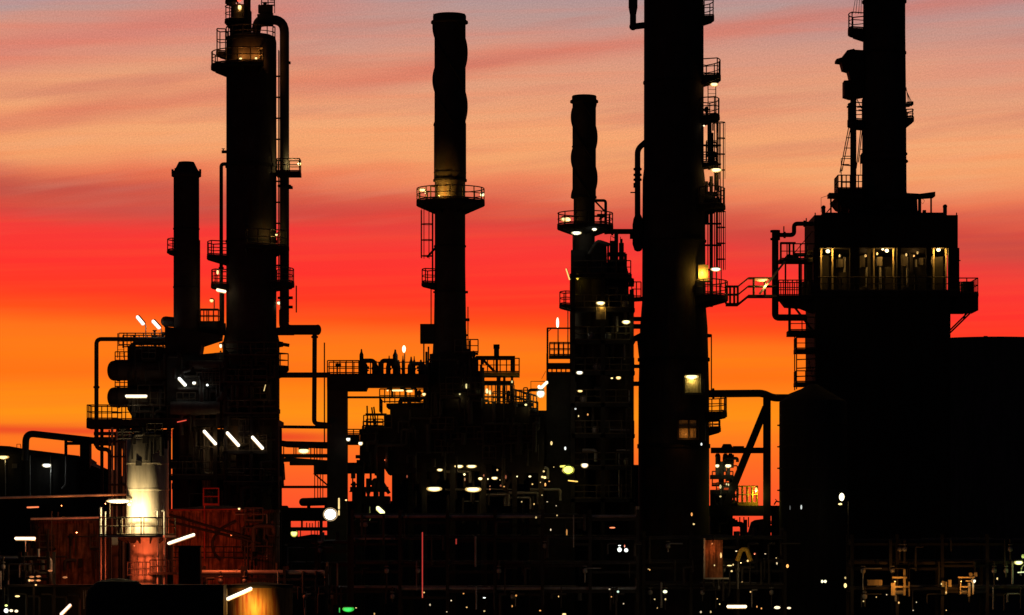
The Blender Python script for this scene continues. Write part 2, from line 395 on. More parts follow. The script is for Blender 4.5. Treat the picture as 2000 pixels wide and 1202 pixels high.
# ------------------------------------------------------------------ lamps
WARM, YEL, ORG, RED, GRN, COOL, LIME = (1, .80, .50), (1, .72, .28), (1, .42, .10), (1, .09, .05), (.05, 1, .16), (.92, 1, .95), (.85, 1, .25)
def lamp(label, u, v, D, w=0, kind='oval', a=8, b=4, ang=0, colr=WARM, s=6, E=0, off=(0, 8, -8), pole=None, group=None, hood=True, lc=None, name=None):
    """kinds: tube (slanted fluorescent), oval (bulkhead), globe, flood. Parts: lamp_tube / bulb, housing, pole"""
    k = (D + (w + SH(D)) * D / F) / D
    s *= .27; b *= .88; a *= .95
    if a < 2.4 and not hood: s *= .3 + .4 * ((u * 7.3 + v * 3.1) % 1)
    if E < 40: E *= .42
    u = 1000 + (u - 1000) * k; v = HV + (v - HV) * k
    nm = name or {'tube': 'tube_lamp', 'oval': 'bulkhead_lamp', 'globe': 'globe_lamp', 'flood': 'floodlight'}[kind]
    t = Thing(nm, label, 'lamp', D, u, v, w, group)
    ca, sa = math.cos(R(ang)), math.sin(R(ang))
    rim = emit((colr[0], colr[1] * .72, colr[2] * .4), .6)  # warm halo round each lamp, painted as a wider self-lit shape
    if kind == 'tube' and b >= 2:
        t.part('glow_rim', t.g().tube([(u - (a + .8) * ca, v + (a + .8) * sa, w + b * 1.6), (u + (a + .8) * ca, v - (a + .8) * sa, w + b * 1.6)], b * 1.6, n=8), rim)
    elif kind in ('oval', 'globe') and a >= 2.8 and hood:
        t.part('glow_rim', t.g().ball(u, v, w + b * 1.3, a * 1.35, b * 1.5, b * .8), rim)
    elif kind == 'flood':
        t.part('glow_rim', t.g().ball(u, v, w + a * .5, a * 1.3, b * 1.3, a * .3), rim)
    if kind == 'tube':
        g = t.g().tube([(u - a * ca, v + a * sa, w), (u + a * ca, v - a * sa, w)], b, n=10, cap=False)
        for e_ in (-1, 1): g.ball(u + e_ * a * ca, v - e_ * a * sa, w, b, b, b, 10, 6)
        t.part('lamp_tube', g, emit(colr, s))
        if hood:
            g = t.g(); nx, ny = -sa, -ca
            o_ = b * 1.1
            g.tube([(u - (a + 1.5) * ca + nx * o_, v + (a + 1.5) * sa + ny * o_, w + b * 1.2), (u + (a + 1.5) * ca + nx * o_, v - (a + 1.5) * sa + ny * o_, w + b * 1.2)], b * .8, n=6)
            t.part('housing', g, SHED)
    elif kind == 'oval':
        t.part('bulb', t.g().ball(u, v, w, a, b, b * 1.1), emit(colr, s))
        if hood: t.part('housing', t.g().box(u - a * 1.05, u + a * 1.05, v - b * 1.5, v - b * .8, w - b * .6, w + b * 2), SHED)
    elif kind == 'globe':
        t.part('bulb', t.g().ball(u, v, w, a, b), emit(colr, s))
        if hood: t.part('housing', t.g().lathe(u, w, [(a * .5, v - b * 1.6), (a * 1.15, v - b * .75), (a * 1.15, v - b * .62)], 12), SHED)
    elif kind == 'flood':
        t.part('bulb', t.g().ball(u, v, w, a, b, a * .4), emit(colr, s))
        t.part('housing', t.g().tube([(u, v, w + a * .15), (u, v, w + a * 1.6)], a * 1.12, n=14, r2=a * .5), SHED)
    if pole:
        t.part('pole', t.g().tube([q if len(q) == 3 else (q[0], q[1], w + b * 1.2) for q in pole], 1.1, n=6, bend=3), GALV if E > 3 else RAILM)
    if E:
        ld = bpy.data.lights.new('lamp_light', 'POINT'); ld.energy = E; ld.color = lc or colr; ld.shadow_soft_size = .12
        lo = bpy.data.objects.new('lamp_light', ld); col.objects.link(lo); lo.parent = t.root
        kk = D / F; lo.location = (off[0] * kk, off[2] * kk, -off[1] * kk)
    return t

# ------------------------------------------------------------------ ground
me = bpy.data.meshes.new('ground'); bm = bmesh.new()
nx_, ny_ = 40, 60
gv = [[bm.verts.new((-6000 + 12000 * i / nx_, -200 + 9200 * (j / ny_) ** 2, 0)) for i in range(nx_ + 1)] for j in range(ny_ + 1)]
for j in range(ny_):
    for i in range(nx_): bm.faces.new((gv[j][i], gv[j][i + 1], gv[j + 1][i + 1], gv[j + 1][i]))
bm.to_mesh(me); bm.free(); me.materials.append(GRND)
gr_o = bpy.data.objects.new('ground', me); col.objects.link(gr_o); gr_o['kind'] = 'structure'

# ================================================================== tall column with the bent overhead pipe
D = 250
t = Thing('distillation_column', 'tall dark column topped by a bent overhead pipe, rising beside the short capped stack', 'column', D, 491)
g = t.g(); g.lathe(491, 0, [(20, 66), (40, 70), (48, 78), (49, 84), (49, 640), (55, 668), (55, GV(D))])
t.part('shell', g, STACKM)
g = t.g(); g.lathe(466, -4, [(13, 12), (15, 16), (15, 50), (17, 54), (17, 70)], 20); t.part('vent_neck', g, STACKM)
g = t.g(); g.lathe(482, 8, [(7, -40), (7, 20), (9, 22), (9, 66)], 14); t.part('vent_neck', g, STACKM)
ring_platform(t, 466, 42, -4, 15, 27, 60, 260, h=28, th=5, br=14)
ring_platform(t, 466, 4, -4, 12, 26, 90, 230, h=14, th=4, br=8)
ring_platform(t, 491, 103, 0, 49, 69, 165, 200, h=44, th=6, br=8)
ring_platform(t, 491, 131, 0, 49, 79, 68, 200, h=27, th=6, br=14)
ring_platform(t, 491, 78, 0, 44, 52, 20, 160, h=22, th=4, br=6)
ring_platform(t, 491, 484, 0, 49, 74, -5, 95, h=30, th=6, br=12)
ring_platform(t, 491, 501, 0, 49, 87, 150, 205, h=27, th=6, br=13)
ring_platform(t, 491, 556, 0, 50, 79, 150, 205, h=27, th=7, br=8)
ring_platform(t, 491, 553, 0, 50, 84, -20, 40, h=27, th=8, br=8)
ring_platform(t, 491, 720, 0, 55, 80, 20, 160, h=27, th=6, br=10)
ladder(t, 545, -6, 100, 560, 'w', 11)
ladder(t, 437, -4, 560, 640, 'w', 11)
g = t.g(); g.tube([(446, 297, 0), (433, 297, 0)], 3, 8).tube([(436, 297, 0), (436, 291, 0)], 1.2, 6).bar((433, 291, 0), (439, 291, 0), 1.5); t.part('valve', g, STEEL)
g = t.g()
for v in range(150, 560, 41): g.tube([(536, v, -4), (548, v, -4)], 1.6, 6)
t.part('pipe_bracket', g, STEEL)
rings(t, 491, 0, [[(51, 322), (51, 328)], [(50.5, 470), (50.5, 474)], [(56.5, 800), (56.5, 808)]])
g = t.g(); g.tube([(540, 673, 0), (553, 673, 0)], 7, 12, r2=5).tube([(553, 673, 0), (565, 675, 0)], 3.5, 10); t.part('nozzle', g, STEEL)
g = t.g(); g.tube([(568, 124, -6), (560, 124, -6)], 3, 8); t.part('nozzle', g, STEEL)

p = pipe('fat overhead pipe arching off the column top and down its side', D, [(500, 64, -6), (505, 40, -6), (556, 40, -6), (556, 630, -6)], 9.3, 30, flanges=[(2, .55), (2, .92)])
p.part('pipe_run', p.g().tube([(555, 606, -6), (555, 645, -6), (622, 645, -6)], 9.8, 14, bend=14), PIPEM)
p.part('pipe_run', p.g().tube([(541, 648, -6), (575, 648, -6)], 8, 12), PIPEM)
p.part('pipe_casing', p.g().tube([(505, 42, -6), (516, 40, -6), (534, 40, -6)], 13, 14, bend=6), PIPEM)
p.part('end_cap', p.g().ball(621, 645, -6, 7, 10.5, 10.5), PIPEM)
g = p.g(); g.box(505, 533, 12, 27, -12, 0); rail_line(g, [(512, -12), (537, -12)], 14, 13, post=12); g.tube([(507, 27, -6), (507, 10, -6)], 1, 5).ball(518, 8, -6, 4, 3)
g.tube([(537, 27, -6), (537, 3, -6), (528, 3, -6)], .9, 5); p.part('gauge_stand', g, RAILM)
g = p.g()
for v in (365, 580, 598): g.box(553, 572, v, v + 5, -12, 0)
p.part('pipe_clamp', g, STEEL)
box_platform(p, 541, 588, 338, -26, 14, 'rfb', h=25, th=8)
ladder(p, 580, -20, 560, 612, 'w', 9)
pipe('thin riser running down the column beneath the small valve', D, [(445, 322, -10), (433, 322, -10), (433, 660, -10)], 3.6, 8, flanges=[(1, .6)])
pipe('thin drop pipe under the capped end of the overhead pipe', D, [(615, 650, -6), (614, 828, -6), (648, 831, -6)], 4.6, 8, flanges=[(0, .05)])
pipe('level pipe elbowing out of the tall column towards the bridge pier', D, [(541, 1010, -20), (541, 734, -20), (646, 734, -20)], 5.4, 12)

t = Thing('scaffold_tower', 'dense dark frame of landings and lines wrapped round the tall column foot', 'process unit', D, 500)
for u in (448, 498, 547):
    for ww in (-86, -70): t.part('column', t.g().box(u - 2.5, u + 2.5, 690, GV(D), ww - 2, ww + 2), STEEL)
for i, v in enumerate((700, 752, 812, 884, 944)):
    d = t.part('platform', t.g().box(446, 550 - (i % 2) * 20, v, v + 5, -88, -58), PLATE)
    g = t.g(); rail_line(g, [(446, -87), (548 - (i % 2) * 20, -87)], v, 26); t.part('railing', g, RAILM, d)
clutter(t, 446, 546, 690, 985, -84, -62, 60, 9)
clutter(t, 432, 446, 640, 720, -30, -20, 8, 10)
# ------------------------------------------------------------------ short capped stack
t = Thing('capped_stack', 'short plain stack with a tapered cap beside the tall column', 'chimney', D, 364)
t.part('shell', t.g().lathe(364, 0, [(25, 338), (25, 700), (25.5, GV(D))]), STACKM)
t.part('cap', t.g().lathe(364, 0, [(15, 317), (16, 319), (23, 333), (27, 336), (29, 341), (29, 345), (25, 347)]), STACKM)
g = t.g()
for a in range(0, 360, 45): g.box(364 + 27 * math.cos(R(a)) - 2, 364 + 27 * math.cos(R(a)) + 2, 331, 340, 27 * math.sin(R(a)) - 2, 27 * math.sin(R(a)) + 2)
t.part('lifting_lug', g, STEEL)
ring_platform(t, 364, 491, 0, 25, 38, 130, 230, h=23, th=4, br=6)
ladder(t, 390, -4, 470, 640, 'w', 9)
rings(t, 364, 0, [[(26, 446), (26, 449)], [(26, 560), (26, 563)]])
# flue ducts tying the stack to the heater
t = Thing('flue_duct', 'fat round flue duct joining the short stack to the tall column', 'duct', D, 400, 660)
t.part('duct_shell', t.g().tube([(322, 628, 0), (364, 632, 0)], 10, 14).tube([(364, 643, 8), (440, 643, 8)], 12, 14).ball(322, 628, 0, 8, 9.5, 10), PIPEM)
t.part('duct_box', t.g().prism([(326, 640), (432, 656), (432, 664), (396, 676), (392, 700), (326, 700)], -30, 34), STEEL)
g = t.g(); rail_line(g, [(390, -14), (428, -14)], 631, 26, post=9); rail_line(g, [(390, 16), (428, 16)], 631, 26, post=13); t.part('railing', g, RAILM)

# ------------------------------------------------------------------ heater and exchanger block under the stack
t = Thing('heater_block', 'bulky dark heater block between the two big drum ends and the tall column', 'process unit', D, 400)
t.part('casing', t.g().prism([(330, 700), (446, 690), (446, 825), (330, 825)], -38, 80), STEEL)
t.part('casing', t.g().prism([(250, 676), (330, 680), (330, 820), (262, 820), (250, 800)], -10, 80), STEEL)
t.part('floor_plate', t.g().box(226, 548, 822, 834, -60, 90), PLATE)
for i, (u, ww) in enumerate(((238, -55), (336, -55), (426, -58), (474, -58), (540, -58), (238, 80), (336, 80), (436, 80), (540, 80))):
    t.part('column', t.g().box(u - 4, u + 4, 834, GV(D), ww - 4, ww + 4), STEEL)
t.part('back_plate', t.g().box(330, 546, 836, 1010, 60, 66), BRICK)
clutter(t, 250, 326, 684, 815, -40, -26, 24, 21)
clutter(t, 336, 440, 700, 815, -66, -48, 26, 22)
clutter(t, 336, 440, 840, 1000, -60, -30, 26, 23)
clutter(t, 236, 330, 836, 900, -60, -20, 26, 25)
g = t.g(); g.box(330, 546, 930, 938, -60, 60); t.part('floor_plate', g, PLATE)
g = t.g(); rail_line(g, [(336, -58), (546, -58)], 930, 26); t.part('railing', g, RAILM)
g = t.g(); rail_line(g, [(226, -60), (548, -60)], 822, 27); t.part('railing', g, RAILM)
for (u, r) in ((352, 10), (398, 7), (404, 5), (412, 6), (450, 4), (492, 9), (520, 7)):
    t.part('pipe', t.g().tube([(u, 826, 20), (u, 1010, 20)], r, 12), GALV if r < 8 else CLAD)
for i_ in range(16):
    a_, b_ = 334 + (i_ * 53) % 150, 700 + (i_ * 29) % 112
    t.part('pipe', t.g().tube([(a_, b_, -46), (a_ + 26 + i_ * 5 % 50, b_, -46), (a_ + 26 + i_ * 5 % 50, min(820, b_ + 30 + i_ * 11 % 60), -46)], 2 + i_ % 4, 8, bend=6), PIPEM)
t.part('vessel', t.g().tube([(340, 800, -62), (436, 800, -62)], 13, 18), CLAD)
t.part('vessel', t.g().tube([(376, 716, -56), (442, 716, -56)], 9, 16), CLAD)
for pts in ([(400, 850, -10), (400, 925, -10), (420, 925, -10)], [(434, 845, -20), (434, 905, -20), (450, 905, -20), (450, 858, -20)], [(508, 830, -20), (508, 925, -20)], [(470, 772, -70), (470, 800, -70)]):
    t.part('pipe', t.g().tube(pts, 2.6, 8, bend=6), GALV)
g = t.g(); rail_line(g, [(234, -14), (330, -14)], 676, 24, post=16); rail_line(g, [(234, 50), (330, 50)], 676, 24, post=16); t.part('railing', g, RAILM)
for (u, v, h) in ((262, 676, 20), (276, 676, 14), (302, 676, 30), (310, 676, 18), (318, 676, 26), (324, 676, 38)):
    g = t.g(); g.tube([(u, v, 0), (u, v - h, 0)], 2.2, 8).tube([(u - 5, v - h * .6, 0), (u + 5, v - h * .6, 0)], 3.2, 8).lathe(u, 0, [(4, v - h - 1), (4, v - h + 1)], 10)
    t.part('valve', g, STEEL)
t.part('pipe', t.g().tube([(262, 672, -6), (290, 664, -6), (345, 664, -6)], 4, 10, bend=6), PIPEM)
t.part('pipe', t.g().tube([(252, 682, -6), (262, 670, -6), (330, 670, -6)], 3, 10, bend=6), PIPEM)
ladder(t, 237, -10, 652, 700, 'u', 12, r=.9)
for v0, v1 in ((745, 757), (690, 706)):
    g = t.g(); rail_line(g, [(226, -8), (262, -8)], v1, 18, post=10); t.part('railing', g, RAILM)
for i in range(10):
    u = 246 + i * 21; t.part('pipe', t.g().tube([(u, 835, -30 + (i % 3) * 20), (u, 905 + (i * 37) % 60, -30 + (i % 3) * 20)], 2 + (i * 7 % 3), 8), PIPEM)
for v, n_ in ((725, 'upper'), (777, 'lower')):
    d = Thing('heat_exchanger', n_ + ' of the two fat horizontal drums with rounded ends', 'drum', D, 270, v + 25, group='stacked horizontal drums')
    d.part('shell', d.g().tube([(222, v, -12), (335, v, -12)], 19.5, 24), STACKM)
    d.part('end_cap', d.g().ball(222, v, -12, 11, 19, 19, 20, 12), STACKM)
    d.part('flange', d.g().tube([(230, v, -12), (235, v, -12)], 21, 24).tube([(258, v, -12), (262, v, -12)], 21, 24), STEEL)
    d.part('saddle', d.g().box(268, 276, v + 14, v + 27, -26, 2), STEEL)
pipe('slim pipe looping over the drum ends and down past the small side platform', D, [(332, 664, -20), (191, 664, -20), (191, 872, -20), (197, 878, -20), (217, 879, -20), (217, 1000, -20)], 4.2, 10, flanges=[(1, .45)])
t = Thing('side_platform', 'boxed platform with railing standing out past the lower drum end', 'platform', D, 200, 850)
box_platform(t, 174, 236, 820, -40, 30, 'lfb', h=27, th=18, post=21)
g = t.g()
for v in (848, 858, 868): g.tube([(186, v, -20), (240, v, -20)], 3.5, 8)
t.part('pipe', g, PIPEM)
g = t.g()
for u in (196, 232): g.box(u - 3, u + 3, 838, GV(D), 20, 26)
t.part('column', g, STEEL)
# rack of slim pipes left of the white vessel
t = Thing('pipe_rack', 'bundle of slim upright pipes climbing beside the white vessel', 'pipe rack', 235, 225)
for i, (u, v0) in enumerate(((214, 840), (219, 835), (224, 850), (229, 842), (235, 836), (241, 848), (246, 838))):
    t.part('pipe', t.g().tube([(u, v0, -5 + (i % 3) * 5), (u, GV(235), -5 + (i % 3) * 5)], 1.6 + (i % 2) * .8, 8), GALV if i % 2 else PIPEM)
for v in (862, 891, 946, 985): t.part('pipe_support', t.g().box(212, 249, v, v + 3, -9, 9), STEEL)
t.part('column', t.g().box(225, 233, 900, GV(235), 14, 20), STEEL)

# ================================================================== finned chimneys
def strakes(t, u, rad, h, v0, v1, pitch, phase):
    for k in range(3):
        g = t.g(); n = 60; prev = None
        for i in range(n + 1):
            v = v0 + (v1 - v0) * i / n; a = 2 * math.pi * (v - v0) / pitch + phase + k * 2 * math.pi / 3
            ca, sa = math.cos(a), math.sin(a)
            cur = []
            for rr, dv in ((rad - .5, -1.5), (rad + h, -1.2), (rad + h, 1.2), (rad - .5, 1.5)):
                cur.append(g.bm.verts.new(g.p(u + rr * ca, v + dv, rr * sa)))
            if prev:
                for j in range(4): g.face([prev[j], prev[(j + 1) % 4], cur[(j + 1) % 4], cur[j]])
            prev = cur
        t.part('strake', g, STACKM)
DC = 255
t = Thing('chimney', 'tall finned chimney with a lit ring platform above the pipe bridge', 'chimney', DC, 879, group='finned chimneys')
t.part('shell', t.g().lathe(879, 0, [(30.5, 31), (30.5, 240), (31.5, 242), (31.5, 352), (29.8, 354), (29.8, 520), (31.5, 640), (34, 690), (35, 800)]), STACKM)
t.part('rim', t.g().lathe(878, 0, [(31, 29), (32.5, 32), (32.5, 41), (36, 42), (36.5, 46), (31, 48)]), STACKM)
strakes(t, 879, 30.5, 4.2, 44, 244, 315, -1.17)
for u in (847, 907): t.part('lightning_rod', t.g().tube([(u, 44, 0), (u, 27, 0)], .9, 6), STEEL)
rings(t, 879, 0, [[(33, 351), (33, 355)], [(32, 337), (32, 338.5)], [(31.5, 480), (31.5, 483)], [(33.2, 570), (33.2, 572)]])
d = ring_platform(t, 880, 394, 0, 29, 67, 0, 360, h=25, th=8, br=18)
t.part('deck_skirt', t.g().lathe(880, 0, [(66, 395), (66, 402), (48, 410), (30, 413)], 36), PLATE, d)
g = t.g(); g.bar((841, 396, 10), (841, 362, 10), 2.5).bar((841, 363, 10), (852, 364, 10), 2.5); t.part('gate_post', g, RAILM, d)
ladder(t, 845, -8, 404, 560, 'w', 11, cage=(180, 12), r=1.6)
g = t.g(); g.box(822, 823.2, 412, 504, -14, 2); t.part('mesh_screen', g, RAILM)
g = t.g(); g.bar((834, 503, 0), (851, 484, 0), 4); t.part('bracket', g, STEEL)
ring_platform(t, 879, 553, 0, 31, 56, 150, 215, h=26, th=6, br=8)
ladder(t, 842, -4, 565, 640, 'w', 9)
ladder(t, 914, -4, 600, 690, 'w', 7)
t.part('instrument_box', t.g().box(821, 850, 634, 671, -16, 20), STEEL)
for (u, v, r) in ((914, 571, 2.5), (917, 625, 3), (914, 655, 2)): t.part('nozzle', t.g().tube([(908, v, 0), (u, v, 0)], r, 8), STEEL)
t.part('base_hood', t.g().prism([(840, 694), (916, 684), (922, 690), (922, 702), (934, 704), (934, 728), (946, 730), (946, 800), (830, 800), (830, 742), (836, 740), (836, 712), (840, 710)], -40, 50), STEEL)
for (u, v0, r) in ((829, 672, 1.4), (834, 690, 2.2), (838, 680, 1.6), (918, 668, 2), (926, 690, 2.6), (931, 698, 1.6), (940, 716, 2.4)): t.part('pipe', t.g().tube([(u, v0, -44), (u, 800, -44)], r, 8), PIPEM)
clutter(t, 828, 944, 690, 790, -60, -44, 30, 77)

DT = 258
t = Thing('chimney', 'shorter finned chimney with a bent lifting arm over its platform', 'chimney', DT, 1141, group='finned chimneys')
t.part('shell', t.g().lathe(1141, 0, [(23, 190), (23, 385), (20.8, 388), (20.8, 530), (22, 560), (22, 640)]), STACKM)
t.part('rim', t.g().lathe(1141, 0, [(23, 187.5), (24, 189), (24, 195), (27.5, 197), (27.5, 201), (23, 203)]), STACKM)
strakes(t, 1141, 23, 3.4, 203, 386, 240, .35)
rings(t, 1141, 0, [[(24.2, 286), (24.2, 288)], [(24.5, 384), (24.5, 388)]])
d = ring_platform(t, 1143, 441, 0, 20, 55, 0, 360, h=24, th=7, br=14)
t.part('deck_skirt', t.g().lathe(1143, 0, [(54, 442), (54, 448), (38, 454), (21, 458)], 32), PLATE, d)
g = t.g(); g.tube([(1160, 392, 0), (1183, 392, 0), (1183, 458, 0)], 2.8, 8, bend=5).tube([(1162, 393, 0), (1182, 414, 0)], 1.7, 8); t.part('lifting_arm', g, STEEL)
g = t.g(); g.box(1166, 1180, 419, 424, -10, 4).tube([(1170, 430, -6), (1178, 424, -6)], 2, 8); t.part('hoist', g, STEEL)
ladder(t, 1119, -4, 458, 496, 'w', 8)
t.part('instrument_box', t.g().box(1115, 1141, 491, 532, -30, 10), STEEL)
# ------------------------------------------------------------------ steel tower under the shorter finned chimney
rnd = random.Random(5)
t = Thing('process_tower', 'crowded dark steel tower of decks and vessels under the shorter finned chimney', 'process unit', DT, 1176)
Gd = GV(DT)
for u in (1118, 1176, 1232):
    for ww in (-50, 60): t.part('column', t.g().box(u - 4, u + 4, 530 if u < 1232 else 570, Gd, ww - 4, ww + 4), STEEL)
for i, v in enumerate((540, 606, 668, 728, 790, 850, 912, 975)):
    u0 = 1116 - (i % 3 == 1) * 2; u1 = 1232 + (i % 2) * 6
    d = t.part('platform', t.g().box(u0, u1, v, v + 7, -54, 64), PLATE)
    g = t.g(); rail_line(g, [(u0 + 2, -52), (u1 - 2, -52)], v, 26); t.part('railing', g, RAILM, d)
for (u, ww, r, v0, v1) in ((1136, 10, 17, 470, 640), (1168, 0, 22, 540, 720), (1208, 12, 18, 560, 800), (1140, 15, 20, 640, 900), (1190, 5, 27, 720, 960), (1222, 30, 14, 640, 1000), (1135, -10, 14, 780, 1000)):
    t.part('vessel', t.g().lathe(u, ww, [(r * .35, v0 - r * .45), (r * .8, v0 - r * .25), (r, v0), (r, v1), (r * .8, v1 + r * .25), (r * .3, v1 + r * .45)], 24), STACKM)
t.part('back_plate', t.g().box(1116, 1234, 700, Gd, 62, 66), BRICK)
t.part('vessel', t.g().prism([(1150, 486), (1168, 470), (1184, 476), (1186, 540), (1150, 540)], -16, 16), STEEL)
t.part('casing', t.g().prism([(1128, 548), (1136, 536), (1186, 514), (1224, 514), (1228, 530), (1229, 575), (1236, 578), (1237, 640), (1232, 700), (1128, 700)], 24, 56), STEEL)
for (u, v0, v1, r) in ((1197, 470, 540, 6), (1204, 450, 530, 4), (1214, 474, 530, 5), (1222, 495, 540, 3), (1188, 480, 520, 2)):
    t.part('pipe', t.g().tube([(u, v0, 10), (u, v1, 10)], r, 12), PIPEM)
g = t.g(); g.tube([(1214, 466, 10), (1214, 476, 10)], 2.4, 8).tube([(1212, 462, 10), (1212, 474, 10)], .8, 5).tube([(1193, 474, 10), (1193, 460, 10), (1200, 464, 10)], .9, 5); t.part('relief_valve', g, STEEL)
g = t.g(); g.box(1186, 1222, 493, 500, 0, 20).box(1190, 1224, 507, 514, 0, 30); t.part('platform', g, PLATE)
t.part('pipe', t.g().tube([(1150, 500, -30), (1166, 474, -30), (1190, 482, -30)], 4, 10, bend=8), PIPEM)
for k in range(26):
    u = rnd.uniform(1120, 1230); v = rnd.uniform(560, 940); ww = rnd.uniform(-46, -30); l = rnd.uniform(20, 90); r = rnd.uniform(1.2, 3.4)
    pts = [(u, v, ww), (u, v + l, ww)] if k % 3 else [(u, v, ww), (min(1232, u + l * .5), v, ww), (min(1232, u + l * .5), v + 22, ww)]
    t.part('pipe', t.g().tube(pts, r, 8, bend=5), GALV if k % 4 == 0 else PIPEM)
for k in range(9):
    u = 1124 + rnd.uniform(0, 100); v = (606, 668, 728, 790, 850, 912)[k % 6]
    g = t.g(); g.lathe(u, -40, [(3, v - 16), (6, v - 14), (6, v - 4), (4, v)], 10).tube([(u - 7, v - 9, -40), (u + 7, v - 9, -40)], 2, 8); t.part('valve', g, GALV)
ladder(t, 1226, -56, 800, 975, 'u', 10)
g = t.g(); g.box(1228, 1238, 545, 560, -10, 8).ball(1234, 552, 0, 5, 9); t.part('manway', g, STEEL)
ring_platform(t, 1141, 596, 0, 20, 49, 140, 215, h=25, th=6, br=9)
ladder(t, 1109, -5, 606, 690, 'w', 9)
# open frame platform to its left
t = Thing('frame_platform', 'small open frame platform with double decks clinging to the steel tower', 'platform', DT, 1092)
for u in (1069, 1115):
    for ww in (-30, 10): t.part('column', t.g().box(u - 1.8, u + 1.8, 643 if ww < 0 else 690, Gd, ww - 2, ww + 2), STEEL)
t.part('beam', t.g().box(1068, 1118, 642, 645, -32, -28), STEEL)
g = t.g(); g.bar((1070, 650, -30), (1078, 643, -30), 1.5); t.part('bracket', g, STEEL)
box_platform(t, 1072, 1120, 696, -32, 14, 'lfb', h=25, th=5, post=9)
t.part('floor_plate', t.g().box(1069, 1122, 711, 721, -32, 14), PLATE)
t.part('casing', t.g().box(1069, 1120, 728, Gd, -28, 14), STEEL)
t.part('plinth', t.g().box(1034, 1069, 803, Gd, -24, 10), STEEL)
g = t.g()
for u in range(1078, 1120, 9): g.tube([(u, 721, -8), (u, 728, -8)], 1.3, 6)
t.part('pipe', g, PIPEM)
pipe('curved pipe between the bright lamp cluster and the stair foot', DT, [(1031, 800, 0), (1031, 762, 0), (1062, 762, 0)], 3, 8)
t = Thing('handrail', 'thin bent handrail post against the sky beside the frame platform', 'handrail', DT, 1040, 800)
g = t.g(); g.tube([(1037, 800, 4), (1037, 745, 4), (1066, 745, 4)], .8, 5); g.tube([(1058, 740, 4), (1066, 725, 4)], .6, 4); t.part('rail_tube', g, RAILM)

# ================================================================== widest column
D5 = 262
t = Thing('fractionating_column', 'widest dark column running out of the top of the picture', 'column', D5, 1317)
t.part('shell', t.g().lathe(1316, 0, [(20, -210), (45, -200), (58, -170), (58.5, 330), (61, 352), (62, 590), (66, 640), (69, 760), (70, GV(D5))], 56), STACKM)
rings(t, 1316, 0, [[(60, 160), (60, 164)], [(63.5, 470), (63.5, 474)], [(70.5, 700), (70.5, 706)], [(71.5, 868), (71.5, 876)]])
ring_platform(t, 1316, 33, 0, 58, 79, -38, 12, h=30, th=8, br=9)
ring_platform(t, 1316, 150, 0, 58, 92, -42, 24, h=31, th=8, br=12)
ring_platform(t, 1316, 229, 0, 58, 90, -34, 30, h=34, th=6, br=10)
ring_platform(t, 1316, 320, 0, 58, 84, -20, 20, h=20, th=4, br=6)
ring_platform(t, 1316, 404, 0, 61, 101, -34, 40, h=34, th=6, br=10)
ring_platform(t, 1316, 580, 0, 62, 106, -40, 50, h=29, th=8, br=14)
ring_platform(t, 1316, 806, 0, 69, 104, -40, 30, h=29, th=9, br=10)
ring_platform(t, 1316, 836, 0, 69, 92, -30, 10, h=14, th=8, br=8)
ladder(t, 1400, -4, 236, 404, 'w', 10, cage=(0, 9))
ladder(t, 1399, -4, 410, 582, 'w', 10, cage=(0, 10))
ladder(t, 1390, -6, 160, 232, 'u', 15)
for (u, v0, v1) in ((1396, 236, 404), (1403, 236, 330), (1407, 240, 404), (1396, 410, 525), (1402, 410, 525), (1409, 410, 560), (1413, 330, 404), (1383, 410, 575)):
    t.part('pipe', t.g().tube([(u, v0, 6), (u, v1, 6)], 1.0, 6), RAILM)
clutter(t, 1378, 1404, 345, 400, -14, 8, 7, 91)
clutter(t, 1376, 1400, 196, 330, -8, 8, 8, 92)
ladder(t, 1389, -6, 655, 770, 'w', 7)
for (u, v0, v1, r) in ((1386, 240, 332, 4), (1389, 345, 600, 3.5), (1383, 236, 300, 1.6), (1394, 300, 330, 1.8)):
    t.part('pipe', t.g().tube([(u, v0, -2), (u, v1, -2)], r, 10), PIPEM)
for v in (283, 320, 436, 478, 526): t.part('pipe_bracket', t.g().box(1374, 1408, v, v + 3, -6, 4), STEEL)
g = t.g(); g.tube([(1380, 656, 0), (1390, 656, 0)], 4, 8, r2=3); t.part('nozzle', g, STEEL)
g = t.g(); g.ball(1385, 395, -6, 16, 14, 14); g.box(1372, 1402, 376, 384, -10, 4); t.part('manway', g, STEEL)
p = pipe('hanging pipe with stepped ends turning into the top of the widest column', D5, [(1236, -120, -10), (1236, 16, -10)], 9, 0)
p.part('reducer', p.g().tube([(1236, 16, -10), (1236, 30, -10)], 9, 14, r2=6.3), PIPEM)
p.part('pipe_run', p.g().tube([(1236, 30, -10), (1236, 54, -10), (1262, 50, -4)], 6.3, 12, bend=3), PIPEM)
p.part('pipe_elbow', p.g().ball(1236, 54, -10, 7.5), PIPEM)
p = pipe('side downcomer pipe hugging the widest column, cranked at its top', D5, [(1266, 274, -6), (1245, 292, -6), (1245, 450, -6)], 5.6, 10, flanges=[(1, .25), (1, .32), (1, .38)])
p.part('pipe_run', p.g().tube([(1246, 440, -6), (1246, 425, -6)], 8, 12), PIPEM)
p.part('vessel', p.g().lathe(1246, -6, [(4, 418), (9, 428), (11, 440), (11, 478), (7, 490), (3, 492)], 16), STACKM)
for (u, v, r) in ((1230, 463, 5), (1231, 377, 1.3), (1237, 363, 5)): p.part('nozzle', p.g().tube([(u, v, -6), (1246, v, -6)], r, 10), STEEL)
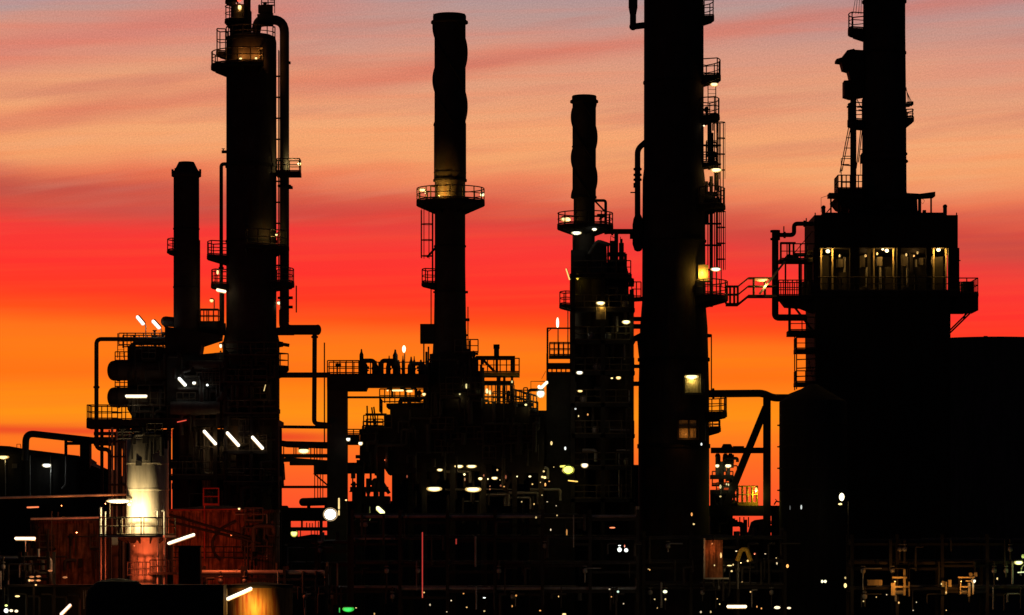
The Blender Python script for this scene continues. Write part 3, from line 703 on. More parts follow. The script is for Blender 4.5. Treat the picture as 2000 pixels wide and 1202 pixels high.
for i, (v, r) in enumerate(((453, 5.2), (486, 3.5), (584, 4.5), (621, 3.5), (634, 4), (661, 5), (716, 3), (746, 2))):
    if i == 0: pipe('thick crossover pipe between the lifting arm platform and the widest column', D5, [(1183, v, -4), (1246, v, -4)], r, flanges=[(0, .2)])
    elif i in (2, 5): pipe(('upper' if i == 2 else 'lower') + ' thick strut pipe crossing the narrow sky gap beside the widest column', D5, [(1228, v + 2, 0), (1262, v, 0)], r)
t = Thing('access_bridge', 'stack of short access beams bridging the narrow gap beside the widest column', 'walkway', D5, 1242, 640)
g = t.g()
for v, h in ((620, 7), (634, 8), (713, 6), (746, 8)): g.box(1230, 1254, v, v + h, -12, 12)
t.part('beam', g, STEEL)
g = t.g(); rail_line(g, [(1234, 0), (1252, 0)], 580, 29, post=9); t.part('railing', g, RAILM)
g = t.g(); g.prism([(1232, 660), (1252, 650), (1252, 662), (1244, 662), (1232, 685)], -8, 8).prism([(1244, 660), (1250, 660), (1250, 712), (1247, 690)], -4, 4).box(1230, 1236, 640, 770, -6, 6); t.part('bracket', g, STEEL)

# walkway between the widest column and the boiler house
D6 = 268
t = Thing('walkway', 'stepped railed walkway from the widest column across to the boiler house', 'walkway', D6, 1465, 600)
pts = [(1418, 593), (1441, 593), (1461, 577), (1516, 577)]
g = t.g()
for i in range(3):
    (a, b), (c_, d_) = pts[i], pts[i + 1]
    g.prism([(a, b), (c_, d_), (c_, d_ + 5), (a, b + 5)], -14, 14)
t.part('deck', g, PLATE)
g = t.g()
for ww in (-13, 13):
    for f in (33, 17):
        for i in range(3):
            (a, b), (c_, d_) = pts[i], pts[i + 1]; g.tube([(a, b - f, ww), (c_, d_ - f, ww)], 1.3, 5)
    for u, v in ((1418, 593), (1426, 593), (1434, 593), (1441, 593), (1472, 577), (1494, 577)): g.tube([(u, v, ww), (u, v - 33, ww)], 1.3, 5)
t.part('railing', g, RAILM)
g = t.g(); g.bar((1482, 576, -18), (1532, 512, -18), 4); t.part('brace', g, GALV)

# ================================================================== boiler house
DB = 270
GB = GV(DB)
t = Thing('boiler_house', 'massive boiler house with an open lit deck under its roof block', 'boiler house', DB, 1727)
t.part('roof_block', t.g().box(1590, 1870, 421, 485, -90, 120), BRICK)
t.part('roof_block', t.g().box(1608, 1850, 415, 421, -80, 110), BRICK)
t.part('deck', t.g().box(1588, 1873, 569, 580, -92, 122), PLATE)
t.part('casing', t.g().box(1592, 1856, 580, GB, -88, 118), BRICK)
t.part('back_plate', t.g().box(1592, 1868, 485, 569, 112, 118), BRICK)
for u0, u1, ww in ((1588, 1598, -90), (1660, 1678, -88), (1697, 1703, -60), (1752, 1759, -88), (1809, 1818, -88), (1852, 1873, -90), (1588, 1598, 100), (1852, 1873, 100), (1680, 1688, 30), (1770, 1778, 30)):
    t.part('column', t.g().box(u0, u1, 485, 569, ww, ww + 14), STEEL)
for u in (1605, 1627, 1708, 1746, 1825, 1849):
    t.part('post', t.g().box(u - 1.6, u + 1.6, 485, 569, -74, -71), PANEL)
g = t.g(); rail_line(g, [(1592, -89), (1870, -89)], 569, 27); t.part('railing', g, RAILM)
t.part('burner_box', t.g().box(1609, 1624, 494, 569, -30, -10), STEEL)
for (u0, u1, v0, v1) in ((1638, 1649, 504, 520), (1684, 1692, 497, 520), (1716, 1726, 500, 518), (1762, 1774, 496, 518), (1780, 1786, 494, 530), (1800, 1806, 502, 516), (1813, 1824, 500, 516), (1732, 1744, 520, 569), (1640, 1656, 530, 569), (1790, 1800, 520, 569), (1829, 1845, 500, 569)):
    t.part('burner_box', t.g().box(u0, u1, v0, v1, -62, -40), CLAD if v1 < 540 else STEEL)
for u, v0 in ((1696, 520), (1722, 510), (1775, 500), (1792, 505), (1652, 500), (1840, 540)):
    t.part('pipe', t.g().tube([(u, v0, -58), (u, 569, -58)], 2.4, 8), GALV)
for (u, v) in ((1690, 562), (1708, 566), (1770, 560), (1650, 566)):
    g = t.g(); g.box(u - 9, u + 9, v, 569, -66, -50).bar((u - 12, v, -60), (u + 6, v - 5, -60), 1.6); t.part('pump_body', g, CLAD)
for (u, v) in ((1610, 404), (1848, 402)):
    g = t.g(); g.tube([(u, v, -70), (u, v, -64)], 4.2, 12).box(u - 3.5, u + 3.5, v, 416, -70, -64); t.part('lifting_lug', g, STEEL)
for u, v in ((1592, 418), (1868, 418)):
    t.part('lightning_rod', t.g().tube([(u, 422, -86), (u, v - 2, -86)], 1.2, 5), STEEL)
# stack base deck
t.part('canopy_beam', t.g().prism([(1622, 374), (1690, 377), (1690, 385), (1622, 382)], -60, -20), STEEL)
t.part('canopy_beam', t.g().prism([(1764, 374), (1800, 376), (1830, 372), (1830, 381), (1800, 383), (1764, 384)], -60, -20), STEEL)
for u in (1627, 1642, 1648, 1800, 1803, 1824): t.part('post', t.g().box(u - 1.5, u + 1.5, 380, 416, -44, -40), STEEL)
g = t.g(); g.bar((1618, 412, -44), (1637, 390, -44), 2); t.part('brace', g, STEEL)
g = t.g(); g.tube([(1606, 412, -60), (1606, 384, -60), (1622, 379, -60)], .6, 4); t.part('cable', g, STEEL)
g = t.g(); g.tube([(1806, 384, -44), (1811, 388, -44), (1808, 394, -44), (1804, 392, -44)], .5, 4); t.part('cable', g, STEEL)
t.part('stack_base', t.g().prism([(1634, 384), (1645, 398), (1662, 406), (1680, 416), (1796, 416), (1795, 384)], -56, 56), BRICK)
g = t.g(); g.box(1661, 1672, 402, 416, -60, -40).box(1806, 1812, 408, 416, -60, -50); t.part('valve', g, STEEL)
# right hand balcony
d = box_platform(t, 1866, 1912, 572, -80, 20, 'frb', h=29, th=7, post=24)
t.part('deck_box', t.g().box(1858, 1912, 579, 606, -76, 16), PLATE, d)
t.part('instrument_box', t.g().box(1885, 1905, 548, 572, -60, -20), STEEL)
g = t.g(); g.bar((1904, 604, -70), (1857, 650, -70), 3).bar((1904, 604, 10), (1857, 650, 10), 3).bar((1856, 612, -70), (1884, 612, -70), 2).bar((1890, 606, -70), (1884, 622, -70), 3); t.part('bracket', g, STEEL)
g = t.g(); g.tube([(1868, 508, -70), (1878, 508, -70)], 1.2, 6); t.part('nozzle', g, STEEL)
# left side platforms and stairs
box_platform(t, 1524, 1592, 505, -70, -20, 'f', h=30, th=6, post=12)
g = t.g(); g.box(1554, 1592, 492, 497, -60, -30).prism([(1540, 495), (1560, 497), (1566, 508), (1530, 508)], -62, -28).bar((1553, 493, -50), (1590, 449, -50), 1.6); t.part('bracket', g, STEEL)
g = t.g()
for u in (1527, 1544, 1552): g.tube([(u, 503, -60), (u, 472, -60)], 2, 6)
g.box(1526, 1556, 471, 474, -64, -56); t.part('railing', g, RAILM)
box_platform(t, 1520, 1594, 577, -80, -20, 'fb', h=30, th=8, post=9)
g = t.g(); g.box(1534, 1537, 512, 577, -70, -66).box(1561, 1566, 508, 577, -70, -66).box(1570, 1590, 548, 577, -60, -40).tube([(1568, 512, -60), (1568, 577, -60)], 1, 5).tube([(1576, 520, -60), (1576, 577, -60)], 1, 5); t.part('post', g, STEEL)
g = t.g(); g.prism([(1526, 585), (1592, 585), (1592, 610), (1566, 600), (1536, 598)], -72, -30).bar((1546, 588, -60), (1592, 648, -60), 4); t.part('bracket', g, STEEL)
box_platform(t, 1541, 1594, 645, -74, -24, 'f', h=26, th=10, post=20)
t.part('post', t.g().box(1541, 1546, 598, 650, -70, -66), STEEL)
for v in (681, 746): box_platform(t, 1555, 1594, v, -74, -24, 'lf', h=22, th=8, post=21)
g = t.g()
for ww in (-70, -28): g.tube([(1557, 655, ww), (1557, 760, ww)], 1.2, 5)
for v in (702, 719, 735): g.tube([(1557, v, -70), (1592, v - 1.5, -70)], 1.2, 5)
g.bar((1583, 702, -50), (1592, 742, -50), 1.3); t.part('stair_rail', g, RAILM)
t.part('cone_roof', t.g().prism([(1540, 770), (1560, 762), (1590, 752), (1600, 752), (1600, 790), (1540, 790)], -100, -60), STEEL)
# boiler chimney
t = Thing('chimney', 'fat plain chimney on the boiler house carrying balconies and hung boxes', 'chimney', 274, 1727, 416)
t.part('shell', t.g().lathe(1727, 0, [(30, -160), (41, -158), (41, 60), (42.5, 200), (43.5, 375), (46, 384), (62, 400), (66, 416)], 44), STACKM)
rings(t, 1727, 0, [[(43.5, 2), (43.5, 6)], [(43, 102), (43, 106)], [(45, 300), (45, 303)], [(45.5, 314), (47, 316), (45.5, 318)]])
ring_platform(t, 1727, 58, 0, 41, 71, 160, 215, h=30, th=10, br=13)
ring_platform(t, 1727, 237, 0, 42, 72, 155, 215, h=33, th=10, br=6)
ring_platform(t, 1727, 232, 0, 42, 58, -30, 20, h=16, th=6, br=14)
ring_platform(t, 1727, 203, 0, 42, 57, -20, 12, h=2, th=2, br=3)
g = t.g()
for i, (u0, u1) in enumerate(((1664, 1671), (1670, 1674), (1676, 1678), (1681, 1681))): g.tube([(u0 + 1, 28, -8 + 4 * i), (u1 + 2, -20, -8 + 4 * i)], .7, 4)
for i in range(4): g.tube([(1769, 172, -8 + 5 * i), (1773 + 3.6 * i, 203, -8 + 5 * i)], .6, 4)
t.part('cable', g, STEEL)
t.part('hung_box', t.g().prism([(1686, 101), (1668, 100), (1666, 98), (1662, 99), (1653, 101), (1642, 115), (1632, 118), (1632, 123), (1641, 124), (1645, 138), (1655, 141), (1660, 160), (1686, 160)], -18, 18), STEEL)
t.part('hung_box', t.g().prism([(1647, 160), (1686, 158), (1686, 190), (1660, 194), (1647, 190)], -18, 18), STEEL)
t.part('pipe', t.g().tube([(1666, 185, -6), (1666, 372, -6)], 6, 14), PIPEM)
g = t.g(); g.box(1655, 1661, 204, 240, -14, -8).box(1653, 1664, 209, 212, -14, -6).box(1674, 1686, 208, 211, -8, 0).bar((1673, 195, -6), (1682, 213, -6), 1.6).bar((1676, 216, -6), (1686, 216, -6), 2).box(1683, 1686, 195, 240, -6, 0); t.part('bracket', g, STEEL)
g = t.g()
for (a, b) in (((1657, 250), (1640, 338)), ((1661, 250), (1644, 335)), ((1681, 252), (1672, 330)), ((1684, 252), (1676, 318))): g.tube([(*a, -4), (*b, -4)], 1, 5)
for v in (270, 290, 306, 322): g.tube([(1652 - (v - 270) * .17, v, -4), (1664 - (v - 270) * .1, v, -4)], .9, 5)
g.bar((1645, 323, -4), (1666, 325, -4), 2); t.part('ladder', g, RAILM)
d = t.part('platform', t.g().box(1631, 1688, 374, 384, -50, 20), PLATE)
g = t.g(); rail_line(g, [(1632, -48), (1687, -48)], 374, 26, post=8); rail_line(g, [(1632, -48), (1632, 18)], 374, 26, post=20); g.tube([(1638, 374, -48), (1638, 316, -48), (1660, 316, -48)], 1, 5); g.box(1640, 1660, 359, 362, -44, -40); t.part('railing', g, RAILM, d)
g = t.g(); g.box(1680, 1688, 305, 320, -8, 4).tube([(1680, 305, 0), (1688, 297, 0)], 1.5, 5).tube([(1681, 320, 0), (1681, 342, 0), (1688, 342, 0)], .7, 4).tube([(1679, 292, 0), (1688, 292, 0)], 1, 4); t.part('junction_box', g, STEEL)
pipe('cranked vent pipe rising beside the boiler house and bending over its roof edge', DB, [(1578, 619, -60), (1516, 619, -60), (1516, 448, -60)], 6.6, 8, flanges=[(1, .9), (1, .99)])
pipe('zigzag branch pipe from the cranked vent to the boiler roof block', DB, [(1516, 457, -60), (1553, 457, -60), (1553, 435, -60), (1594, 435, -60)], 4.4, 7, flanges=[(0, .5), (2, .5), (0, .2)], hang=[((1533, 456, -60), (1533, 440, -60)), ((1577, 432, -60), (1577, 424, -60))])
# round tank at the boiler's foot
t = Thing('upright_tank', 'tall round tank standing against the foot of the boiler house', 'tank', 258, 1588)
t.part('shell', t.g().lathe(1588, 0, [(6, 750), (63, 783), (66, 786), (66, GV(258))], 40), BRICK)
for v in (831, 873, 915, 958): t.part('stiffener_ring', t.g().lathe(1588, 0, [(66, v - 2), (69, v), (66, v + 2)], 40), STEEL)
for v in (831, 873, 915, 958): t.part('nozzle', t.g().tube([(1518, v, 0), (1528, v, 0)], 1.4, 6), STEEL)
# storage tank beyond
DS = 380
t = Thing('storage_tank', 'broad dark storage tank with a shallow cone roof beyond the boiler house', 'tank', DS, 1930)
t.part('shell', t.g().lathe(1930, 0, [(130, 667), (130, GV(DS))], 64), CLAD)
t.part('roof', t.g().lathe(1930, 0, [(18, 661), (131, 666), (131, 668.5)], 64), CLAD)
t.part('roof_vent', t.g().lathe(1922, -20, [(4, 658), (4, 663)], 12), STEEL)
# ================================================================== big pipe on its trestle
DP = 264
pipe('thick level pipe from the widest column to the boiler house foot, kinked midway', DP, [(1384, 770, -10), (1490, 769, -10), (1508, 778, -10), (1560, 778, -10)], 7.5, 10, flanges=[(0, .08)])
t = Thing('trestle', 'slanting braced trestle under the thick kinked pipe', 'trestle', DP, 1496)
t.part('post', t.g().box(1490, 1504, 778, GV(DP), -18, -4), STEEL)
t.part('brace', t.g().tube([(1495, 796, -11), (1412, 1000, -11)], 9.5, 4), STEEL)
t.part('beam', t.g().box(1388, 1492, 875, 886, -18, -4), STEEL)
g = t.g(); g.prism([(1408, 876), (1412, 868), (1426, 868), (1431, 876)], -18, 0).box(1431, 1452, 872, 876, -16, -2); t.part('bracket', g, STEEL)
t.part('beam', t.g().box(1384, 1530, 988, 1008, -16, 20), STEEL)
g = t.g(); g.tube([(1512, 986, 0), (1516, 979, 0), (1522, 981, 0), (1528, 980, 0)], 1.4, 6, bend=3).tube([(1519, 980, 0), (1514, 975, 0)], .8, 5); t.part('valve', g, STEEL)
t.part('plinth', t.g().box(1388, 1432, 990, GV(DP), 10, 60), STEEL)
t.part('plinth', t.g().box(1388, 1532, 1046, GV(DP), 30, 60), STEEL)
t.part('column', t.g().box(1508, 1530, 1000, GV(DP), -10, 20), STEEL)
clutter(t, 1390, 1440, 884, 1040, -16, 8, 22, 61)
clutter(t, 1440, 1520, 1010, 1046, -10, 20, 14, 62)
t = Thing('valve_station', 'pale boxy valve station lit by two small lamps under the trestle beam', 'valve station', DP, 1416, 1000)
for (u0, u1, v0, v1) in ((1398, 1407, 891, 925), (1412, 1433, 893, 914), (1420, 1426, 914, 940), (1428, 1434, 930, 938), (1398, 1404, 925, 930)):
    t.part('cabinet', t.g().box(u0, u1, v0, v1, -4, 12), CLAD)
for u in (1402, 1417, 1427):
    g = t.g(); g.lathe(u, 4, [(3, 886), (5, 889), (5, 893), (3, 894)], 10); t.part('valve', g, STEEL)
t.part('deck', t.g().box(1388, 1432, 928, 936, -10, 24), PLATE)
t.part('deck', t.g().box(1388, 1426, 957, 966, -10, 24), PLATE)
t.part('post', t.g().box(1424, 1430, 936, 1000, 0, 6), STEEL)
t.part('back_plate', t.g().box(1388, 1426, 966, 1000, 4, 20), BRICK)
t = Thing('cage_platform', 'yellow lit caged platform beside the foot of the slanting brace', 'platform', DP, 1460, 1000)
box_platform(t, 1439, 1480, 984, -14, 20, 'lfrb', h=34, th=8, m=YELLOW, rm=YELLOW, post=10)
t = Thing('small_duct', 'stubby bent duct below the yellow lit caged platform', 'duct', DP, 1450, 1050)
t.part('duct_shell', t.g().tube([(1432, 1024, 0), (1450, 1024, 0), (1450, 1052, 0)], 5, 10, bend=5), PIPEM)
t.part('bin', t.g().prism([(1468, 1020), (1475, 1016), (1490, 1014), (1491, 1050), (1456, 1050), (1462, 1040)], -6, 20), CLAD)
for u in (1446, 1454, 1463): t.part('post', t.g().tube([(u, 1010, 16), (u, 1030, 16)], 1.2, 5), RAILM)

# ================================================================== pipe bridge and pier
DG = 252
t = Thing('pipe_bridge', 'long level pipe bridge on a thick pier left of the tall finned chimney'.replace(' left of', ' leading to'), 'bridge', DG, 659)
t.part('pier', t.g().box(640, 678, 755, GV(DG), -22, 30), CONC)
t.part('girder', t.g().box(640, 836, 733, 757, -26, 34), STEEL)
t.part('girder', t.g().prism([(640, 757), (718, 757), (715, 764), (640, 764)], -24, 32), STEEL)
g = t.g(); rail_line(g, [(641, -25), (702, -25)], 731, 25, post=12); rail_line(g, [(641, 32), (836, 32)], 731, 25, post=16); t.part('railing', g, RAILM)
t.part('flag_mast', t.g().tube([(635, 868, -24), (635, 671, -24)], 1.3, 6), STEEL)
g = t.g(); g.box(656, 667, 711, 718, -20, -12).box(658, 661, 718, 733, -18, -14); t.part('junction_box', g, STEEL)
for (a, b, v, r) in ((706, 731, 705, 4.5), (745, 777, 705, 4.5), (757, 779, 712, 3.5), (800, 828, 711, 4)):
    t.part('pipe', t.g().tube([(a, 735, 0), (a, v, 0), (b, v, 0), (b, 735, 0)], r, 10, bend=7), PIPEM)
for (u, h, r) in ((706, 45, 4), (772, 44, 5), (760, 32, 3), (787, 32, 2.5), (803, 30, 4), (809, 31, 2.5), (822, 24, 5), (713, 24, 5), (734, 22, 5)):
    g = t.g(); g.lathe(u, 0, [(r * .3, 733 - h - 6), (r * .5, 733 - h), (r, 733 - h + 5), (r, 733 - h * .45), (r * 1.5, 733 - h * .42), (r * 1.5, 733 - h * .34), (r, 733 - h * .3), (r, 734)], 10)
    if r > 3.5: g.tube([(u - r * 1.6, 733 - h * .6, 0), (u + r * 1.6, 733 - h * .6, 0)], r * .6, 6)
    t.part('relief_valve', g, STEEL)
for u in (766, 792, 813): t.part('pipe', t.g().tube([(u - 10, 757, 6), (u, 760, 6), (u, 778, 6)], 2.6, 8, bend=6), STEEL)
pipe('thin level pipe slung just beneath the pipe bridge', DG, [(676, 776, 10), (832, 776, 10)], 2.2)

# ================================================================== centre heater under the tall chimney
DH = 256
GH = GV(DH)
t = Thing('furnace', 'broad dark furnace box with sloping shoulders under the tall finned chimney', 'furnace', DH, 880)
t.part('casing', t.g().prism([(706, 840), (722, 840), (722, 836), (752, 834), (752, 812), (764, 812), (764, 798), (790, 797), (832, 791), (1000, 791), (1004, 797), (1036, 799), (1036, 812), (1062, 812), (1062, 925), (1000, 925), (960, 908), (705, 905)], -60, 70), BRICK)
t.part('casing', t.g().prism([(745, 905), (960, 905), (960, 925), (900, 918), (760, 928)], -40, 60), STEEL)
for u, ww in ((704, -50), (748, -50), (830, -50), (885, -50), (945, -50), (1005, -50), (1056, -50), (704, 60), (800, 60), (945, 60), (1056, 60)):
    t.part('leg', t.g().box(u - 5, u + 5, 900, GH, ww - 5, ww + 5), STEEL)
for a, b in (((738, 926), (762, 965)), ((700, 950), (712, 926)), ((1005, 925), (985, 960))): t.part('brace', t.g().bar((*a, -46), (*b, -46), 7), STEEL)
g = t.g(); rail_line(g, [(744, -58), (832, -58)], 789, 26, post=10); rail_line(g, [(744, -58), (744, 60)], 806, 26, post=30); t.part('railing', g, RAILM)
t.part('floor_plate', t.g().prism([(757, 791), (832, 789), (832, 795), (757, 798)], -60, 60), PLATE)
g = t.g(); g.box(716, 752, 834, 838, -50, 0); rail_line(g, [(718, -50), (750, -50)], 835, 14, post=14); t.part('platform', g, PLATE)
g = t.g()
for q in ((719, 795), (728, 798), (732, 797)): g.tube([(q[0], q[1], -48), (q[0] + (5 if q[0] > 725 else 1), 836, -48)], 1.6, 5)
g.tube([(716, 811, -48), (757, 811, -48)], 1.6, 5).tube([(713, 826, -48), (750, 826, -48)], 1.0, 5); t.part('railing', g, RAILM)
d = t.part('platform', t.g().box(925, 1015, 730, 737, -50, 20), YELLOW)
g = t.g(); g.box(930, 1006, 698, 706, -46, -38).box(965, 975, 676, 700, -50, -34).box(964, 976, 676, 684, -50, -34).box(968, 973, 700, 730, -46, -40).bar((944, 706, -44), (966, 728, -44), 5).box(997, 1006, 700, 732, -46, -40).box(970, 978, 737, 790, -46, -40)
g.box(925, 934, 700, 735, -46, -38); t.part('hoist_frame', g, STEEL, d)
g = t.g(); rail_line(g, [(928, -49), (1014, -49)], 730, 27, post=12); rail_line(g, [(1014, -49), (1014, 18)], 730, 27, post=14); t.part('railing', g, RAILM, d)
t.part('platform', t.g().box(948, 1004, 746, 752, -40, 10), PLATE)
t.part('beam', t.g().prism([(925, 752), (960, 752), (955, 748), (925, 740)], -40, 0), STEEL)
g = t.g(); rail_line(g, [(925, -56), (1004, -56)], 789, 34, post=7); t.part('railing', g, RAILM)
for u in (915, 938, 985, 1000): t.part('column', t.g().box(u - 2.5, u + 2.5, 737, 789, -30, -24), STEEL)
g = t.g(); g.prism([(1000, 786), (1050, 800), (1050, 806), (1000, 792)], -30, -4)
for ww in (-30, -4):
    for f in (27, 14): g.tube([(1000, 788 - f, ww), (1050, 802 - f, ww)], 1.3, 5)
    for i in range(8): g.tube([(1002 + i * 6.6, 789 + i * 1.8, ww), (1002 + i * 6.6, 761 + i * 1.8, ww)], 1.1, 5)
t.part('stair', g, RAILM)
t.part('junction_box', t.g().box(680, 703, 850, 870, -30, -6), STEEL)
g = t.g(); rail_line(g, [(680, -30), (704, -30)], 850, 10, post=10); t.part('railing', g, RAILM)
clutter(t, 708, 1050, 812, 900, -80, -62, 70, 41)
clutter(t, 758, 1030, 776, 800, -62, -40, 34, 42)
clutter(t, 690, 740, 846, 960, -60, -40, 16, 43)
g = t.g(); g.box(680, 750, 905, 926, -46, -20).box(686, 760, 952, 962, -46, -30).box(690, 762, 970, 985, -46, 30).prism([(684, 962), (690, 953), (706, 953), (706, 962)], -46, -30); t.part('beam', g, STEEL)
for u, vv in ((706, 905), (697, 962), (712, 962), (734, 962)): t.part('column', t.g().box(u - 3.5, u + 3.5, vv, 985, -30, -20), STEEL)
for k in range(34):
    u = rnd.uniform(770, 1060); v = rnd.uniform(915, 985); ww = rnd.uniform(-40, 40); l = rnd.uniform(15, 60); r = rnd.uniform(1.2, 4)
    pts = [(u, v, ww), (u, v + l, ww)] if k % 3 else [(u, v, ww), (u + l, v, ww), (u + l, v + 22, ww)]
    t.part('pipe', t.g().tube(pts, r, 8, bend=5), GALV if k % 3 == 0 else PIPEM)
for u in range(780, 1050, 34):
    g = t.g(); g.lathe(u, 0, [(8, 918), (11, 922), (11, 934), (5, 940), (5, 946)], 14); t.part('burner', g, STACKM)

# ================================================================== rack seen through the sky gap beside the pier
DK = 285
t = Thing('pipe_rack', 'layered pipe rack crossing the glowing gap between tall column and bridge pier', 'pipe rack', DK, 600)
t.part('beam', t.g().prism([(540, 859), (560, 862), (648, 864), (648, 877), (560, 874), (540, 870)], -6, 10), STEEL)
t.part('beam', t.g().box(540, 648, 887, 894, -6, 20), STEEL)
t.part('beam', t.g().prism([(540, 897), (565, 894), (648, 900), (648, 909), (566, 909), (566, 902), (540, 903)], -6, 20), STEEL)
g = t.g()
for u in (544, 548, 553, 573, 577, 606, 613, 618, 624, 628): g.box(u, u + 1.8, 872, 898, 0, 4)
t.part('post', g, STEEL)
t.part('pipe', t.g().tube([(540, 834, 0), (648, 835, 0)], 3, 8), PIPEM)
t.part('beam', t.g().box(541, 640, 949, 954, -4, 4), STEEL)
t.part('column', t.g().box(541, 554, 894, 950, -10, 10), STEEL)
g = t.g()
for i in range(5): g.bar((541, 905 + i * 9, -12), (556, 911 + i * 9, -12), 2)
g.tube([(555, 906, -12), (557, 938, -12)], 1.4, 6); t.part('stair', g, RAILM)
t.part('bracket', t.g().box(613, 640, 908, 927, -6, 16), STEEL)
t.part('brace', t.g().bar((613, 925, -6), (640, 948, -6), 3), STEEL)
for u in (614, 620, 625, 630): t.part('pipe', t.g().tube([(u, 926, 10), (u, 976, 10)], .9, 6), PIPEM)
d = Thing('horizontal_drum', 'long horizontal drum with a rounded end low in the glowing sky gap', 'drum', DK, 620, 990)
d.part('shell', d.g().tube([(592, 981, 0), (660, 979, 0)], 8, 16), PIPEM)
d.part('end_cap', d.g().ball(592, 981, 0, 8, 8, 8), PIPEM)
d.part('saddle', d.g().box(600, 606, 985, 992, -6, 6).box(634, 640, 985, 992, -6, 6), STEEL)
t.part('deck', t.g().prism([(540, 988), (560, 988), (562, 992), (650, 992), (650, 1018), (540, 1018)], -10, 30), STEEL)
t.part('deck', t.g().box(540, 650, 1030, 1037, -10, 30), STEEL)
g = t.g(); g.box(546, 567, 1016, 1032, -4, 10).box(588, 591, 1016, 1032, -4, 10)
for u in (598, 604, 609, 615, 621, 627): g.box(u, u + 1.6, 1018 + (u % 5), 1032, 0, 4)
for u in (580, 586, 607, 614, 619): g.box(u, u + 1.5, 1036, 1050, 0, 4)
g.box(540, 581, 1036, 1050, -4, 10); t.part('post', g, STEEL)
t.part('plinth', t.g().prism([(540, 1046), (580, 1049), (610, 1044), (650, 1046), (650, GV(DK)), (540, GV(DK))], -10, 30), CONC)
for u in (566, 628): t.part('column', t.g().box(u - 3, u + 3, 1018, GV(DK), -16, -10), STEEL)

# ================================================================== low dark plant along the bottom
def low_rack(label, D, u0, u1, decks, seed, step=44, w0=-40, w1=40, npipe=40):
    r_ = random.Random(seed); Gd_ = GV(D)
    t = Thing('pipe_rack', label, 'pipe rack', D, (u0 + u1) / 2)
    n = max(2, round((u1 - u0) / step / 2))
    for i in range(n + 1):
        u = u0 + (u1 - u0) * i / n
        for ww in (w0, w1): t.part('column', t.g().box(u - 3, u + 3, decks[0] - 14, Gd_, ww - 3, ww + 3), STEEL)
    for v in decks:
        g = t.g()
        for i in range(n):
            ua, ub = u0 + (u1 - u0) * i / n, u0 + (u1 - u0) * (i + 1) / n; dv = r_.choice((0, 0, -7, 6, 12))
            for ww in (w0, w1):
                if r_.random() < .75: g.box(ua + 3, ub - 3, v + 3 + dv, v + 8 + dv, ww - 2.5, ww + 2.5)
            g.box(ua - 2, ua + 2, v + 3, v + 7, w0 + 3, w1 - 3)
        t.part('beam', g, STEEL)
        for j in range(6):
            ww = w0 + 6 + (w1 - w0 - 12) * j / 5; r = r_.uniform(1.8, 5.2)
            ua = u0 + (u1 - u0) * r_.choice((0, 0, .15, .4)); ub = u0 + (u1 - u0) * r_.choice((1, 1, .8, .6)); dr = r_.choice((0, 25, -20))
            pts = [(ua, v + 3 - r, ww), (ub, v + 3 - r, ww), (ub, v + 3 - r + dr, ww)] if dr else [(ua, v + 3 - r, ww), (ub, v + 3 - r, ww)]
            t.part('pipe', t.g().tube(pts, r, 10, bend=r * 2), GALV if r_.random() < .1 else PIPEM)
    for k in range(npipe):
        u = r_.uniform(u0 + 4, u1 - 4); i = r_.randrange(len(decks)); v = decks[i]; l = r_.uniform(18, 60); ww = w0 - r_.uniform(2, 10); r = r_.uniform(1, 2.8)
        pts = [(u, v, ww + 12), (u, v - 4, ww), (u, v + l, ww)] if k % 3 else [(u, v + l, ww), (u, v + 10, ww), (u + r_.uniform(10, 40), v + 10, ww)]
        t.part('pipe', t.g().tube(pts, r, 8, bend=4), GALV if k % 7 == 0 else PIPEM)
        if k % 4 == 1:
            g = t.g(); g.lathe(u, ww, [(1.5, v + 10), (4.5, v + 12), (4.5, v + 18), (1.5, v + 20)], 10).arc(u, v + 6, ww, 4, 0, 360, .7); t.part('valve', g, GALV)
    return t
low_rack('low pipe rack running along the dark ground before the furnace and steel tower', 238, 690, 1244, (1010, 1052, 1100, 1150), 11)
low_rack('low pipe rack at the foot of the widest column and the trestle', 240, 1256, 1530, (1052, 1098, 1142), 23, npipe=34)
low_rack('low pipe rack in the black ground at the boiler house foot', 236, 1660, 2010, (1058, 1100, 1150), 31, npipe=30)
low_rack('short pipe rack in the dark below the dazzling floodlight', 240, 556, 684, (1060, 1104, 1150), 47, npipe=16)
t = Thing('control_building', 'long low windowless building in the dark behind the furnace legs', 'building', 330, 960)
t.part('wall', t.g().box(668, 1262, 984, GV(330), 0, 160), CONC)
t.part('wall', t.g().box(765, 1262, 908, 984, 10, 150), BRICK)
t.part('roof', t.g().box(664, 1266, 979, 984, -6, 166), PLATE)
for i in range(9): t.part('door_panel', t.g().box(700 + i * 60, 722 + i * 60, 1040, 1090, -2, 0), STEEL)

# ================================================================== tank area on the near side
DV = 215
t = Thing('vertical_vessel', 'pale soiled upright vessel brightly lit by a lamp at its flank', 'vessel', DV, 288)
t.part('shell', t.g().lathe(288, 0, [(8, 842), (24, 846), (36, 853), (41, 862), (41.5, 1052)], 48), WHITE)
t.part('skirt', t.g().lathe(288, 0, [(41, 1052), (38, 1056), (34, 1062), (34, GV(DV))], 40), WHITE)
t.part('nameplate', t.g().box(270, 281, 901, 911, -43, -38), STEEL)
g = t.g(); g.lathe(288, 0, [(42, 955), (42.4, 957), (42, 959)]).lathe(288, 0, [(41.8, 905), (41.8, 907)]).lathe(288, 0, [(41.5, 1008), (42.1, 1010), (41.5, 1012)]); t.part('weld_ring', g, WHITE)
d = ring_platform(t, 288, 1046, 0, 41, 62, 20, 160, h=34, th=4, br=12, m=GALV)
g = t.g(); rail_line(g, [(206, -90), (326, -90)], 1046, 34, r=1.2, post=40); t.part('railing', g, RAILM, d)
t.part('platform', t.g().box(204, 328, 1046, 1050, -92, -44), GALV)
